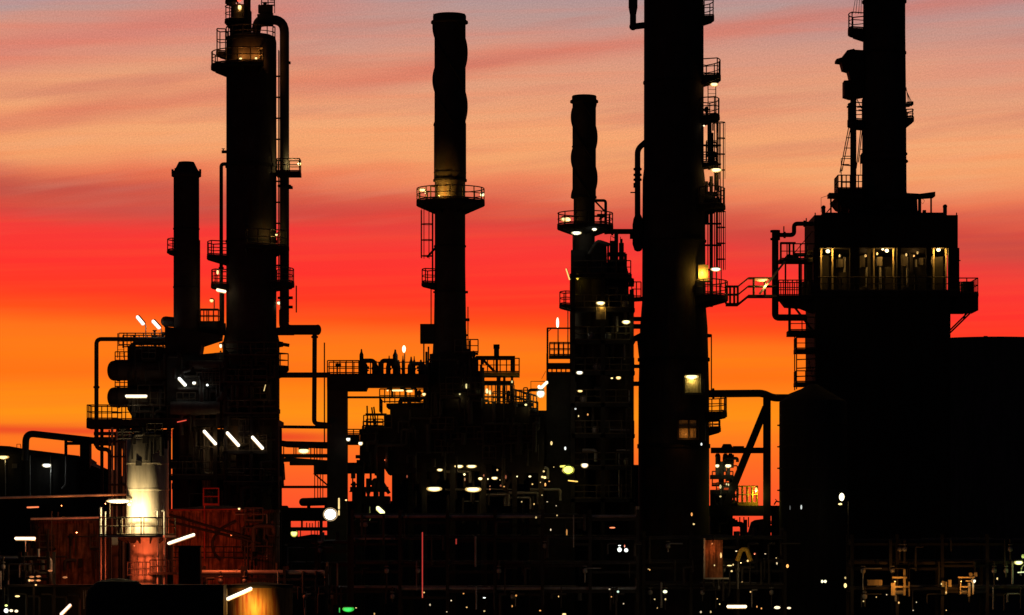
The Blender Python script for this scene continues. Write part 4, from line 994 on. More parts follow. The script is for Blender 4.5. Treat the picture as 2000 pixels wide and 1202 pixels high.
for u in (314, 327): 
    g = t.g(); g.tube([(u - 6, 1000, -52), (u, 998, -52), (u, GV(DV), -52)], 2.2, 8, bend=2); t.part('pipe', g, GALV)
for u in (204, 213): t.part('pipe', t.g().tube([(u, 992 + (u - 204), -60), (u, GV(DV), -60)], 2.6 if u < 210 else 1.6, 8), GALV)
t.part('gusset', t.g().prism([(256, 1050), (276, 1050), (270, 1060), (266, 1062)], -56, -40), STEEL)
g = t.g(); rail_line(g, [(256, -60), (300, -60)], 1124, 26, post=8); t.part('railing', g, STEEL)
g = t.g(); rail_line(g, [(300, -64), (350, -64)], 1120, 26, post=12); t.part('railing', g, STEEL)
t.part('platform', t.g().box(296, 352, 1118, 1122, -66, -30), STEEL)
for (u0, u1, v0, v1) in ((222, 234, 1050, GV(DV)), (330, 341, 1058, GV(DV))): t.part('column', t.g().box(u0, u1, v0, v1, -30, -20), STEEL)
g = t.g()
for v, r in ((845, 2.4), (851, 1.4), (858, 1.8)): g.tube([(236, v, -48), (340, v - 2, -48)], r, 8)
t.part('pipe', g, PIPEM)
clutter(t, 244, 330, 838, 856, -60, -50, 14, 51)
DR = 232
t = Thing('storage_tank', 'rust red storage tank behind the pale vessel, pipe shadows crossing its wall', 'tank', DR, 430, group='rusty tanks')
t.part('shell', t.g().lathe(426, 0, [(20, 988), (118, 997), (120, 1000), (120, GV(DR))], 56), RUST)
for v in (1024, 1050, 1076): t.part('weld_ring', t.g().lathe(426, 0, [(120, v - 1), (120.8, v), (120, v + 1)], 56), RUST)
g = t.g(); rail_line(g, [(338, -126), (540, -112)], 1090, 22, post=18); t.part('railing', g, STEEL)
clutter(t, 470, 545, 1000, 1090, -128, -112, 12, 71)
t.part('rim', t.g().lathe(426, 0, [(121, 996), (122, 999), (121, 1002)], 56), RUST)
g = t.g(); rail_line(g, [(409, -119), (438, -119)], 989, 33, r=1.6, post=28); g.box(409, 438, 985, 989, -122, -110); t.part('railing', g, REDP)
t.part('pipe', t.g().tube([(411, 989, -122), (411, 1092, -122)], 1.4, 6), REDP)
for a, b in (((328, 1002), (500, 1052)), ((328, 1016), (520, 1062))): t.part('pipe', t.g().tube([(*a, -132), (*b, -128)], 2.4, 8), STEEL)
t.part('hose', t.g().tube([(470, 1020, -126), (440, 1035, -128), (426, 1058, -130), (430, 1080, -130), (442, 1092, -128)], 2.6, 8, bend=14), STEEL)
t.part('pipe', t.g().tube([(326, 998, -124), (482, 996, -124)], 1.2, 6), REDP)
t.part('pipe', t.g().tube([(470, 1006, -124), (530, 1006, -112), (530, 1092, -112)], 1, 6, bend=2), GALV)
t = Thing('storage_tank', 'rust red storage tank between the pale vessel and the lit double lamp', 'tank', 240, 145, group='rusty tanks')
t.part('shell', t.g().lathe(142, 30, [(20, 1014), (84, 1018), (86, 1021), (86, GV(240))], 48), RUST)
for v in (1042, 1066): t.part('weld_ring', t.g().lathe(142, 30, [(86, v - 1), (86.8, v), (86, v + 1)], 48), RUST)
clutter(t, 60, 200, 1030, 1100, -84, -64, 14, 72)
t.part('rim', t.g().lathe(142, 30, [(87, 1017), (88, 1020), (87, 1023)], 48), RUST)
pipe('long level pipe glowing orange under the left shed'.replace('left ', 'long dark '), 228, [(-20, 973, 0), (248, 966, 0)], 2.6, m=GALV)
pipe('shorter level pipe glowing red above the rusty tank', 226, [(60, 1014, 0), (204, 1011, 0)], 2.4, m=GALV, hang=[((101, 999, 0), (101, 1100, 0)), ((113, 1000, 4), (113, 1010, 4))])
t = Thing('equipment_cabinet', 'plain dark cabinet in front of the red tank beside the slanted lamp', 'cabinet', 210, 372)
t.part('cabinet_body', t.g().box(350, 392, 1069, GV(210), -14, 14), STEEL)
t.part('cabinet_roof', t.g().box(348, 394, 1066, 1069, -16, 16), STEEL)
DO = 200
t = Thing('storage_tank', 'ochre storage tank streaked with rust, lit by the slanted tube at the bottom edge', 'tank', DO, 505)
t.part('shell', t.g().lathe(505, 0, [(10, 1137), (64, 1143), (66, 1147), (66, GV(DO))], 48), OCHRE)
t.part('rim', t.g().lathe(505, 0, [(67, 1142), (68, 1145), (67, 1148)], 48), STEEL)
t.part('pipe', t.g().tube([(447, 1150, -50), (447, 1200, -50)], 1.6, 6), GALV)
t = Thing('horizontal_drum', 'black round-topped drum low in front of the pale vessel', 'drum', 196, 300)
t.part('shell', t.g().lathe(232, -20, [(10, 1130), (40, 1136), (58, 1152), (62, 1170), (62, GV(196))], 36), BRICK)
t.part('casing', t.g().box(250, 440, 1142, GV(196), -40, 30), BRICK)
t = Thing('equipment_shelter', 'dark low roofed shelter crammed with pumps below the rusty tank', 'shelter', 212, 100)
t.part('roof', t.g().box(14, 205, 1142, 1146, -30, 50), PLATE)
t.part('back_plate', t.g().box(14, 205, 1146, GV(212), 44, 50), BRICK)
for u in (20, 70, 110, 200): t.part('column', t.g().box(u - 2, u + 2, 1146, GV(212), -28, -24), STEEL)
g = t.g()
for i in range(7): g.tube([(163 + i * 4, 1153, 0), (164 + i * 4, 1190, 0)], 1.2, 6)
t.part('pipe', g, GALV)
for i in range(5): t.part('pipe', t.g().tube([(30 + i * 26, 1160 + i * 5 % 9, -6), (52 + i * 26, 1160 + i * 5 % 9, -6), (52 + i * 26, 1210, -6)], 2.2, 8, bend=5), PIPEM)
low_rack('low pipe rack among small lamps in front of the rusty tank', 216, -10, 100, (1092, 1120, 1152), 61, step=36, npipe=20)
low_rack('low pipe rack in shadow between the red tank and the ochre tank', 222, 395, 640, (1120, 1150), 67, npipe=22)
# far-left shed
DL = 300
t = Thing('process_shed', 'long dark shed with a falling roofline under the looping overhead pipe', 'shed', DL, 90)
t.part('wall', t.g().prism([(-80, 878), (150, 896), (215, 926), (215, GV(DL)), (-80, GV(DL))], 0, 200), BRICK)
t.part('roof', t.g().prism([(-84, 866), (20, 872), (60, 879), (150, 890), (162, 898), (162, 903), (150, 897), (-84, 876)], -8, 208), PLATE)
t.part('wall', t.g().box(178, 216, 917, GV(DL), -10, 60), BRICK)
t.part('notice_board', t.g().box(24, 34, 906, 915, -4, -1), CLAD)
t.part('railing', t.g().tube([(33, 874, 0), (33, 868, 0), (40, 868, 0), (41, 875, 0)], .8, 5), REDP)
t.part('valve', t.g().tube([(150, 897, 0), (150, 891, 0)], 1.5, 6).tube([(146, 891, 0), (154, 891, 0)], 1, 6), STEEL)
t.part('downpipe', t.g().tube([(131, 868, -12), (130, 948, -12), (122, 955, -12)], 1.8, 8, bend=6), GALV)
for u in (12, 60, 100): t.part('pipe', t.g().tube([(u, 890, -8), (u, 970, -8)], 1.2, 6), GALV)
p = pipe('thick overhead pipe looping up from the shed roof and slanting to the pipe bundle', DL, [(52, 900, -20), (54, 847, -20), (180, 861, -20), (220, 866, -20)], 6.8, 16)
p.part('duct_box', p.g().box(160, 179, 860, 935, -30, 0), STEEL)
p.part('pipe_support', p.g().box(129, 134, 860, 892, -24, -16).box(130, 164, 864, 870, -26, -14), STEEL)
p.part('expansion_box', p.g().box(178, 228, 858, 868, -26, -12), STEEL)
# ================================================================== lamps (each lamp's light is its own)
TL = 'bright tube lamps'
def tube(label, u, v, D, w, half, ang, r=2.6, colr=WARM, s=7, E=12, **k): return lamp(label, u, v, D, w, 'tube', half, r, ang, colr, s, E, **k)
def oval(label, u, v, D, w, a=8, b=3.6, colr=WARM, s=7, E=6, **k): return lamp(label, u, v, D, w, 'oval', a, b, 0, colr, s, E, **k)
def globe(label, u, v, D, w, r=4, colr=WARM, s=7, E=3, **k): return lamp(label, u, v, D, w, 'globe', r, k.pop('b', r), 0, colr, s, E, **k)

# tall column
globe('glowing orange lamp in the vent neck atop the tall column', 468, 14, 250, -24, 3.2, YEL, 8, 10, b=5, lc=ORG)
globe('red beacon at the very top of the tall column', 467, 0, 250, -26, 4.5, RED, 6, 4, hood=False)
globe('small yellow lamp on the tall column top platform beside its twin', 470, 115, 250, -64, 2.6, YEL, 7, 42, lc=(1, .34, .06), off=(0, -6, 6))
globe('small yellow lamp nearer the bent pipe on the tall column top platform', 500, 114, 250, -64, 2.4, YEL, 7, 40, lc=(1, .34, .06), off=(0, -6, 6))
globe('yellow lamp at the outer corner of the bent pipe platform', 585, 320, 250, -20, 3, YEL, 7, 46, lc=YEL, off=(-12, 2, -2))
globe('dim yellow lamp on the railing halfway down the tall column', 540, 459, 250, -60, 2.4, YEL, 6, 36, lc=(1, .6, .15), off=(-8, 0, 4))
oval('upright little lamp on the lower side platform of the tall column', 425, 532, 250, -10, 2.2, 5, YEL, 6, 3)
tube('white tube lamp under the lowest side platform of the tall column', 432, 568, 250, -40, 8, -12, 2.8, WARM, 8, 8)
globe('round orange lamp on a thin pole between short stack and tall column', 413, 587, 250, -10, 3.2, YEL, 6, 3, pole=[(419, 605), (419, 586), (414, 584)])
oval('tiny white lamp in the ladder gap beside the bent pipe', 545, 592, 250, 0, 3.6, 3, WARM, 7, 2)
oval('little white lamp under the flue duct', 431, 676, 250, -40, 2.6, 4.5, WARM, 7, 3)
tube('white tube lamp on a bent pole, farther from the short stack', 274, 626, 250, -14, 9, -50, 3.2, (1, .85, .8), 8, 8, pole=[(286, 664), (286, 636), (280, 631)], group=TL)
tube('white tube lamp on a bent pole, closer to the short stack', 305, 634, 250, -14, 9, -47, 3.2, (1, .85, .8), 8, 8, pole=[(317, 664), (317, 645), (311, 640)], group=TL)
tube('slanted white tube lamp hung in the dark heater block', 356, 746, 250, -66, 9, -47, 3, COOL, 8, 22, off=(6, 2, 6), group=TL)
globe('round white lamp beside the slanted tube in the heater block', 379, 748, 250, -64, 3, COOL, 8, 3)
globe('round white lamp nearer the tall column in the heater block', 405, 752, 250, -64, 2.8, COOL, 8, 3)
tube('thin faint tube lamp leaning on the tall column foot', 517, 758, 250, -94, 6, 75, 1, YEL, 3, 2, hood=False)
tube('level white tube lamp under the lower drum', 266, 774, 250, -58, 20, 0, 2.8, (1, .85, .6), 8, 12, group=TL)
for i, (u, v, ln, lb) in enumerate(((410, 855, 17, 'first of three slanted tube lamps under the heater floor, closest to the vessel'), (455, 858, 17, 'middle of three slanted tube lamps under the heater floor'), (503, 865, 15, 'third slanted tube lamp under the heater floor, beside the tall column'))):
    tube(lb, u, v, 250, -96, ln, -48, 3, (1, .88, .7), 9, 30 if i < 2 else 20, lc=(1, .6, .25), off=(2, 6, 26), group='slanted tube lamps')
tube('dim red strip lamp above the pale vessel', 355, 823, 250, -66, 9, 12, 1.2, RED, 3, 1, hood=False)
tube('short orange strip lamp just over the pale vessel top', 265, 847, 250, -64, 6, 14, 1.6, (1, .25, .06), 3, 4, hood=False)
# shed
oval('yellow lamp on a bent post at the shed corner', 6, 893, 300, -24, 9, 3, YEL, 7, 16, pole=[(14, 935), (14, 891), (6, 889)], off=(0, 8, 0))
oval('white lamp on a bent post against the dark shed wall', 91, 909, 300, -24, 7.5, 3.4, COOL, 8, 16, pole=[(102, 936), (103, 905), (94, 906)], off=(2, 10, -4))
# vessel and tanks
lamp('blazing white lamp blasting the flank of the pale vessel', 232, 979, 215, -46, 'oval', 20, 3.2, 0, (1, .9, .68), 9, 0, pole=[(220, 1012), (220, 982)])
oval('hot bulb tucked against the pale vessel under the blazing lamp', 252, 986, 215, -54, 2.6, 2.6, (1, .85, .5), 8, 640, lc=(1, .72, .34), off=(4, 14, -24), hood=False)
tube('double white tube lamp on a short post before the rusty tank', 49, 1052, 226, -70, 19, 0, 3, (1, .75, .5), 8, 20, lc=(1, .3, .1), pole=[(60, 1080), (60, 1056)], off=(16, 8, 4))
tube('dim red strip lamp above the double tube lamp', 64, 991, 226, -20, 11, 2, 1.8, (1, .22, .08), 3, 8, lc=(1, .25, .08), hood=False)
tube('slanted white tube lamp before the red tank beside the vessel', 354, 1053, 215, -76, 27, 19, 2.8, (1, .82, .62), 9, 30, lc=(1, .22, .07), off=(14, 4, 24), group='slanted tube lamps')  # red light added to this white tube to redden the tank
globe('added sodium lamp casting red light low on the red tank wall', 452, 1046, 226, -176, 1.6, (1, .3, .08), 3, 480, lc=(1, .14, .035), off=(-20, 4, 0), hood=False)  # tiny bulb added as stand-in for the unseen source reddening this tank
globe('small yellow lamp on the red tank roof', 467, 994, 226, -120, 2.2, YEL, 7, 3)
globe('added sodium lamp casting red light on the rusty tank wall behind its post', 150, 1040, 226, -92, 1.6, (1, .3, .08), 3, 300, lc=(1, .13, .035), off=(0, 4, 0), hood=False)  # added bulb, its red light meant for the tank wall
globe('sodium lamp added to light the long orange pipe, nearer the pale vessel', 206, 984, 228, -16, 1.4, (1, .3, .08), 2, 60, lc=(1, .26, .06), hood=False, off=(0, 2, -6))  # added close to the pipe to make it shine orange
globe('sodium lamp added to light the long orange pipe, nearer the picture edge', 120, 988, 228, -16, 1.2, (1, .3, .08), 2, 40, lc=(1, .26, .06), hood=False, off=(0, 2, -6))  # second added bulb for the orange light along the pipe
globe('added sodium lamp casting red light on the pale vessel foot', 262, 1066, 215, -66, 1.6, (1, .4, .15), 4, 260, lc=(1, .13, .04), off=(14, 44, -20), hood=False)  # added under the platform to turn the vessel skirt red
tube('slanted white tube lamp over the ochre tank', 467, 1160, 200, -84, 26, 24, 3.2, (1, .85, .6), 9, 20, lc=(1, .55, .18), off=(10, 6, 10), group='slanted tube lamps')
globe('amber lamp shining up the streaked ochre tank wall', 494, 1206, 200, -92, 2.5, YEL, 6, 130, lc=(1, .45, .08), off=(0, -18, 0))
tube('slanted white tube lamp at the bottom edge below the rusty tank', 128, 1191, 212, -40, 13, 45, 2.8, (1, .7, .5), 8, 14, lc=(1, .4, .1), group='slanted tube lamps')
oval('amber lamp behind the upright pipes of the low shelter', 178, 1158, 212, 20, 9, 3.5, ORG, 4, 16, lc=(1, .3, .08), off=(0, 10, -6), hood=False)
for i, (u, v, a, b, cc, lb) in enumerate(((12, 1193, 4.6, 5, COOL, 'round white lamp at the bottom corner, first of three in line'), (22, 1193, 3.5, 3, WARM, 'round white lamp at the bottom corner, middle of three in line'), (32, 1194, 3.7, 3, WARM, 'round white lamp at the bottom corner, last of three in line'), (12, 1183, 3, 2.2, LIME, 'greenish lamp just over the bottom corner line of lamps'), (34, 1165, 5, 2, YEL, 'flat yellow lamp over the bottom corner line of lamps'), (57, 1134, 2, 2.6, YEL, 'small yellow lamp beside the amber shelf glows'), (70, 1143, 2.2, 2, YEL, 'small yellow lamp under the amber shelf glows'))):
    oval(lb, u, v, 212, -46, a, b, cc, 6, 2, hood=False)
for i, (u, v, lb) in enumerate(((62, 1134, 'lit shelf object made to glow amber, lower of the pair nearer the edge'), (75, 1134, 'lit shelf object made to glow amber, lower of the pair nearer the rusty tank'), (62, 1127, 'lit shelf object made to glow amber, upper of the pair nearer the edge'), (75, 1126, 'lit shelf object made to glow amber, upper of the pair nearer the rusty tank'), (98, 1115, 'lit shelf object made to glow amber, standing alone above the others'), (127, 1128, 'small round amber light before the dark tank foot'))):
    oval(lb, u, v, 212, -44, 5, 2.2, (1, .32, .10), 1.3, 3, hood=False, group='amber shelf glows')  # lamplight on the shelf objects is painted as their own glow
# pier and bridge
lamp('dazzling white floodlight beside the bridge pier', 645, 1005, 245, -60, 'flood', 11.5, 11.5, 0, (1, .96, .88), 12, 12, off=(0, 4, -10))
tube('upright yellow post made to glow on the bridge pier beside the floodlight', 662, 984, 250, -40, 10, 90, 1.8, YEL, 4, 3, hood=False)  # post, not a lamp: its lit look is put into emission
tube('short lower piece of the glowing yellow post on the pier', 662, 1002, 250, -40, 4, 90, 1.6, YEL, 4, 1, hood=False)  # foot of the same post, lit look painted by emission
globe('small orange lamp on the pier just past the yellow post', 676, 977, 250, -40, 2, YEL, 6, 1)
globe('lime green lamp on the rack below the pier', 574, 1042, 280, -30, 5.5, LIME, 7, 6)
oval('square yellow lamp in the pipe rack of the sky gap', 593, 881, 284, -14, 9.5, 4.4, (1, .85, .35), 8, 6)
tube('greenish lamp on a bracket between pier and furnace legs', 743, 997, 250, -50, 7, -42, 4, (1, 1, .45), 8, 14, lc=LIME, pole=[(724, 1018), (724, 990)], off=(-4, 8, 0))
tube('yellow bracket light beneath the greenish lamp', 738, 1004, 250, -54, 11, 2, 1.2, (.8, 1, .1), 2.5, 1, hood=False)
oval('green glowing lamp at the bottom edge below the pier', 680, 1190, 230, -60, 9, 4.4, GRN, 3, 6)
tube('small green strip light beside the green lamp', 663, 1192, 230, -60, 4, 90, 1.2, GRN, 1.5, 0, hood=False)
tube('thin upright red neon strip in the dark below the furnace', 825, 1104, 236, -60, 66, 90, 1.3, (1, .06, .05), 1.6, .4, hood=False)
tube('short upright red strip light beside the long red neon', 891, 1058, 236, -60, 4.5, 90, 1.5, (1, .07, .05), 1.0, 1, hood=False)
oval('upright white lamp on a pole over the pipe bridge', 789, 682, 252, 0, 3.6, 8, (1, .88, .6), 8, 5, pole=[(790, 730), (790, 690)], hood=False)
tube('level yellow lamp under the middle of the pipe bridge', 777, 763, 252, -20, 10, 0, 1.8, YEL, 7, 8)
oval('yellow lamp under the pipe bridge nearer the chimney', 800, 764, 252, -20, 6, 2.4, YEL, 6, 4)
globe('round yellow lamp where the pipe bridge meets the chimney base', 828, 770, 252, -54, 3, YEL, 7, 4)
globe('tiny yellow lamp under the pipe bridge girder', 757, 763, 252, -20, 1.8, YEL, 6, 1)
globe('small white lamp on the furnace corner box', 680, 858, 252, -40, 3.4, COOL, 7, 3)
globe('small yellow lamp on the furnace shoulder', 704, 866, 252, -70, 3.6, (1, .9, .6), 8, 4)
# chimney platform
oval('yellow boxed lamp on the tall chimney platform, at its ladder side', 824, 371, 255, -18, 6, 2.4, YEL, 7, 10, off=(6, 6, -2))
oval('upright yellow lamp on the tall chimney railing', 831, 376, 255, -40, 1.8, 3.6, YEL, 7, 30, lc=(1, .5, .1), off=(22, 8, 4))
globe('round white lamp on the far railing of the tall chimney platform', 942, 380, 255, -10, 3.6, (1, .9, .55), 8, 16, lc=YEL, off=(-8, 4, 0))
globe('yellow bulb added to make the glow on the tall chimney shell behind its railing', 858, 384, 255, -42, 2.2, YEL, 4, 200, lc=(1, .46, .06), off=(0, -2, 2), hood=False)  # lamplit patch of shell, not a fitting: bulb added to cast its amber glow
# furnace platform
for (u, v, a, b, lb) in ((911, 754, 2.2, 6, 'tall greenish lamp under the chimney base platform'), (930, 766, 2.4, 5, 'upright yellow lamp behind the stair rails, first of three'), (951, 764, 2.6, 5.5, 'upright yellow lamp behind the stair rails, middle of three'), (957, 767, 2.2, 5.5, 'upright yellow lamp behind the stair rails, last of three'), (898, 770, 1.8, 2.4, 'tiny yellow lamp low on the chimney base hood'), (1000, 746, 1.8, 3, 'tiny green yellow lamp at the hoist platform edge'), (1027, 791, 2.6, 2.2, 'tiny lamp at the foot of the furnace stair')):
    oval(lb, u, v, 256, -64, a, b, (1, .85, .35), 5, 5, lc=YEL, hood=False)
globe('dim red glow lamp on the furnace front wall', 752, 899, 256, -72, 2, (1, .2, .05), 1.4, 4, lc=(1, .15, .05), off=(0, 0, -6), hood=False)
tube('slanting branch of the bright lamp cluster beside the frame platform', 1062, 753, 256, -40, 9, 45, 2.6, (1, .9, .6), 8, 6, hood=False)
oval('upper bulb of the bright lamp cluster beside the frame platform', 1053, 756, 256, -40, 3, 4, (1, .9, .6), 8, 3, hood=False)
oval('fat lower bulb of the bright lamp cluster beside the frame platform', 1056, 769, 256, -40, 7, 6.5, (1, .92, .65), 9, 16)
# burner deck under furnace
for (u, v, a, b, E, lb) in ((848, 955, 12, 4.2, 12, 'wide yellow lamp under the furnace, nearer the pier'), (924, 956, 12.5, 4.4, 12, 'wide yellow lamp under the furnace, nearer the steel tower'), (896, 911, 7, 2.8, 6, 'flat yellow lamp high under the furnace floor, first of a pair'), (921, 911, 8, 2.8, 6, 'flat yellow lamp high under the furnace floor, second of the pair'), (859, 918, 4.5, 2.4, 4, 'small hooked yellow lamp under the furnace floor'), (938, 935, 3.4, 2.5, 3, 'small round white lamp among the burners'), (966, 934, 5, 2.6, 4, 'small flat white lamp among the burners'), (907, 927, 2, 2.6, 2, 'tiny yellow lamp between the two flat pairs'), (1035, 931, 2.6, 1.8, 2, 'tiny yellow lamp near the last furnace leg'), (1010, 931, 1.2, 1.6, 1, 'pinprick yellow lamp near the last furnace leg'), (953, 936, 1.2, 1.8, 1, 'pinprick white lamp among the burners')):
    oval(lb, u, v, 256, -62, a, b, (1, .86, .42), 8, E, lc=YEL)
for (u, v, a, b, lb) in ((795, 931, 1.6, 3.4, 'tiny orange lamp on the furnace leg by the sky gaps'), (945, 929, 1.6, 3, 'tiny red sky glint made as a glowing bulb above the small round burner lamp'), (988, 932, 1.6, 4.5, 'narrow red sky glint made as a glowing bulb under the furnace'), (957, 950, 1.6, 1.6, 'tiny red lamp below the flat burner lamp, upper'), (957, 956, 1.6, 1.8, 'tiny red lamp below the flat burner lamp, lower'), (978, 949, 1.9, 2.2, 'tiny red lamp standing alone under the furnace'), (908, 937, 1.5, 4, 'narrow red lamp over the second wide yellow lamp')):  # the sky glints seen through the gaps are painted as self-lit bulbs
    oval(lb, u, v, 256, -62, a, b, (1, .18, .08), 1.6, .6, hood=False)
# steel tower lamps
oval('orange lamp behind the railing of the lifting arm platform', 1105, 428, 258, -30, 8, 4, (1, .70, .28), 7, 12, off=(8, 4, 0))
oval('white oval lamp under the lifting arm platform', 1126, 455, 258, -50, 8, 2.8, (.95, 1, .8), 8, 8, off=(0, 8, 0))
oval('small white oval lamp under the lifting arm platform, nearer the crossover pipe', 1161, 448, 258, -48, 4, 2.4, (1, 1, .85), 8, 5)
tube('slanted lamp with a dark back standing off the tower platform', 1109, 536, 258, -20, 11, -72, 1.4, (1, .55, .15), 5, 2, pole=[(1115, 572), (1115, 548)])
oval('yellow lit panel lamp at the tower edge under the instrument box', 1128, 541, 258, -34, 3.4, 7, (1, .68, .06), 2, 10, hood=False)
oval('slanted yellow lamp over the lit panel high on the steel tower', 1173, 592, 258, -62, 7, 3.2, (1, .9, .5), 8, 22, lc=(1, .55, .1), off=(3, 7, 4))
oval('yellow lamp at the tower corner below the strut pipe', 1223, 629, 258, -62, 6.5, 3.4, (1, .95, .5), 8, 10, lc=(1, .8, .25))
t = Thing('wall_panel', 'small corrugated wall panel lit yellow on the steel tower', 'panel', 258, 1172, 630, -54)
g = t.g()
for i in range(8): g.tube([(1164 + i * 2.4, 604, -53), (1164 + i * 2.4, 628, -53)], 1.3, 6)
t.part('panel_sheet', g, PANEL); t.part('panel_frame', t.g().box(1160, 1184, 628, 631, -55, -50), STEEL)
oval('upright white lamp on a thin pole over the frame platform', 1089, 631, 258, -10, 2.8, 12, (1, .9, .6), 8, 5, pole=[(1090, 694), (1090, 643)], hood=False)
for (u, v, a, b, cc, lb) in ((1132, 728, 5.2, 3, COOL, 'cool white oval lamp on the tower above the small amber one'), (1133, 764, 4, 2, YEL, 'small amber lamp on the tower below the cool white one'), (1208, 738, 4, 2.8, YEL, 'square yellow lamp on the tower beside its dimmer twin'), (1195, 739, 2.4, 1.6, YEL, 'dimmer yellow lamp on the tower beside its square twin'), (1124, 799, 2.2, 2, COOL, 'tiny white lamp on the dark lower tower'), (1148, 810, 1.6, 2.4, ORG, 'tiny orange lamp on the dark lower tower'), (1130, 813, 1.4, 2.2, YEL, 'tiny yellow lamp beside the tiny orange tower lamp'), (1077, 866, 2.2, 4.4, YEL, 'upright yellow lamp between furnace and tower'), (1104, 876, 2, 3.8, COOL, 'upright white lamp over the green floodlight'), (1142, 909, 5.6, 4.2, (1, .95, .75), 'round white lamp beside the green floodlight'), (1059, 932, 2.2, 2.4, YEL, 'small yellow lamp in the pair beside the furnace, first'), (1064, 933, 2.8, 2.8, YEL, 'small yellow lamp in the pair beside the furnace, second'), (1062, 921, 2, 2, YEL, 'small yellow lamp over the pair beside the furnace'), (1065, 947, 2, 4, ORG, 'orange lamp under the pair beside the furnace')):
    oval(lb, u, v, 256, -70, a, b, cc, 7, 3, hood=a > 2.3)
lamp('green tinted floodlight glaring on the lower steel tower', 1110, 918, 256, -74, 'flood', 9.5, 8, 0, (.85, 1, .12), 9, 16, off=(0, 8, -16))
tube('yellow green strip lamp beside the green floodlight', 1101, 911, 256, -70, 6, 4, 2, (1, .9, .15), 5, 3, hood=False)
tube('amber strip lamp beneath the green floodlight', 1119, 940, 256, -70, 9, -6, 1.4, (1, .6, .12), 4, 8, lc=(1, .4, .1), hood=False)
# low dark area lights
for (u, v, a, b, cc, lb) in ((1210, 1074, 4.3, 5, COOL, 'round white lamp of the low pair below the widest column, first'), (1223, 1075, 4, 4.2, COOL, 'round white lamp of the low pair below the widest column, second'), (1220, 1067, 1.2, 3, (1, .2, .08), 'tiny red light over the low white pair'), (1210, 1066, 3, 1.2, COOL, 'flat faint light over the low white pair'), (1207, 1156, 2.4, 2.4, (.7, 1, .8), 'tiny greenish lamp in the black ground'), (1299, 1156, 4.4, 3.4, (.95, 1, .6), 'lime white lamp in the black ground below the widest column'), (1351, 1005, 1.8, 4, ORG, 'small orange flame lamp on the widest column foot'), (1355, 1024, 2, 2, YEL, 'tiny yellow lamp on the widest column foot'), (1407, 970, 2.4, 1.8, YEL, 'small yellow lamp under the valve station'), (1370, 868, 1.8, 3.2, COOL, 'small white lamp low on the widest column beside its lit panel'), (1518, 1187, 6.4, 3.2, WARM, 'white oval lamp at the bottom edge below the trestle'), (1541, 1188, 4, 2.3, WARM, 'smaller white oval lamp at the bottom edge below the trestle'), (1606, 1136, 2.6, 3.2, (1, .95, .6), 'cream lamp of the close pair before the upright tank, first'), (1612, 1136, 2.6, 3.2, (1, .95, .6), 'cream lamp of the close pair before the upright tank, second'), (1651, 1144, 3, 5, YEL, 'upright yellow lamp before the boiler house wall'), (1651, 1129, 1.8, 2.6, YEL, 'tiny yellow lamp over the upright one before the boiler house'), (1538, 1106, 2.6, 4, ORG, 'orange lamp on the upright tank foot'), (1102, 1200, 4, 2, YEL, 'dim yellow lamp at the bottom edge under the steel tower'), (1055, 1193, 2, 1.6, ORG, 'tiny orange lamp at the bottom edge under the steel tower'), (946, 1168, 3, 1.4, COOL, 'tiny flat white lamp in the black below the furnace'), (946, 1194, 2, 1.6, YEL, 'tiny yellow lamp in the black below the furnace'), (1047, 1011, 1.8, 2.4, YEL, 'dim tiny lamp under the last furnace leg'), (1088, 1007, 1.6, 1.8, YEL, 'dim tiny lamp beneath the green floodlight'), (1107, 1040, 1.5, 7, ORG, 'narrow orange lamp under the steel tower'), (1196, 1031, 6, 1.5, (1, .25, .1), 'flat dim red lamp under the steel tower'), (1474, 1082, 2, 2, (1, .2, .1), 'tiny red lamp beside the yellow arched pipe'), (1429, 1116, 2.4, 2, YEL, 'tiny cream lamp under the yellow arched pipe'), (1425, 1105, 5, 1.2, YEL, 'flat yellow lamp under the yellow arched pipe'), (1408, 1085, 1.8, 6, (1, .6, .2), 'narrow orange lamp beside the red panel')):
    oval(lb, u, v, 236, -62, a, b, cc, 6, 2.5 if a > 1.9 else 1, hood=False)
tube('long white tube lamp at the bottom edge under the trestle', 1439, 1185, 236, -62, 18, 0, 3, WARM, 8, 14)
pipe('yellow arched pipe lit in the dark under the trestle', 238, [(1436, 1096, -58), (1443, 1074, -58), (1454, 1072, -58), (1462, 1096, -58)], 4.5, 10, m=YELLOW)
globe('amber lamp shining on the yellow arched pipe', 1447, 1100, 236, -84, 1.4, YEL, 4, 42, hood=False, off=(0, -8, -2))
t = Thing('red_panel', 'red sheeted panel glowing dimly in the dark under the widest column', 'panel', 238, 1390, 1130, -50)
t.part('panel_sheet', t.g().box(1374, 1408, 1055, 1128, -54, -50), RUST); t.part('panel_frame', t.g().box(1371, 1374, 1052, 1130, -56, -48).box(1374, 1420, 1128, 1131, -56, -48), GALV)
globe('sodium lamp glowing on the red sheeted panel', 1391, 1062, 238, -66, 1.6, (1, .3, .08), 2, 28, lc=(1, .3, .08), hood=False, off=(0, 10, -4))
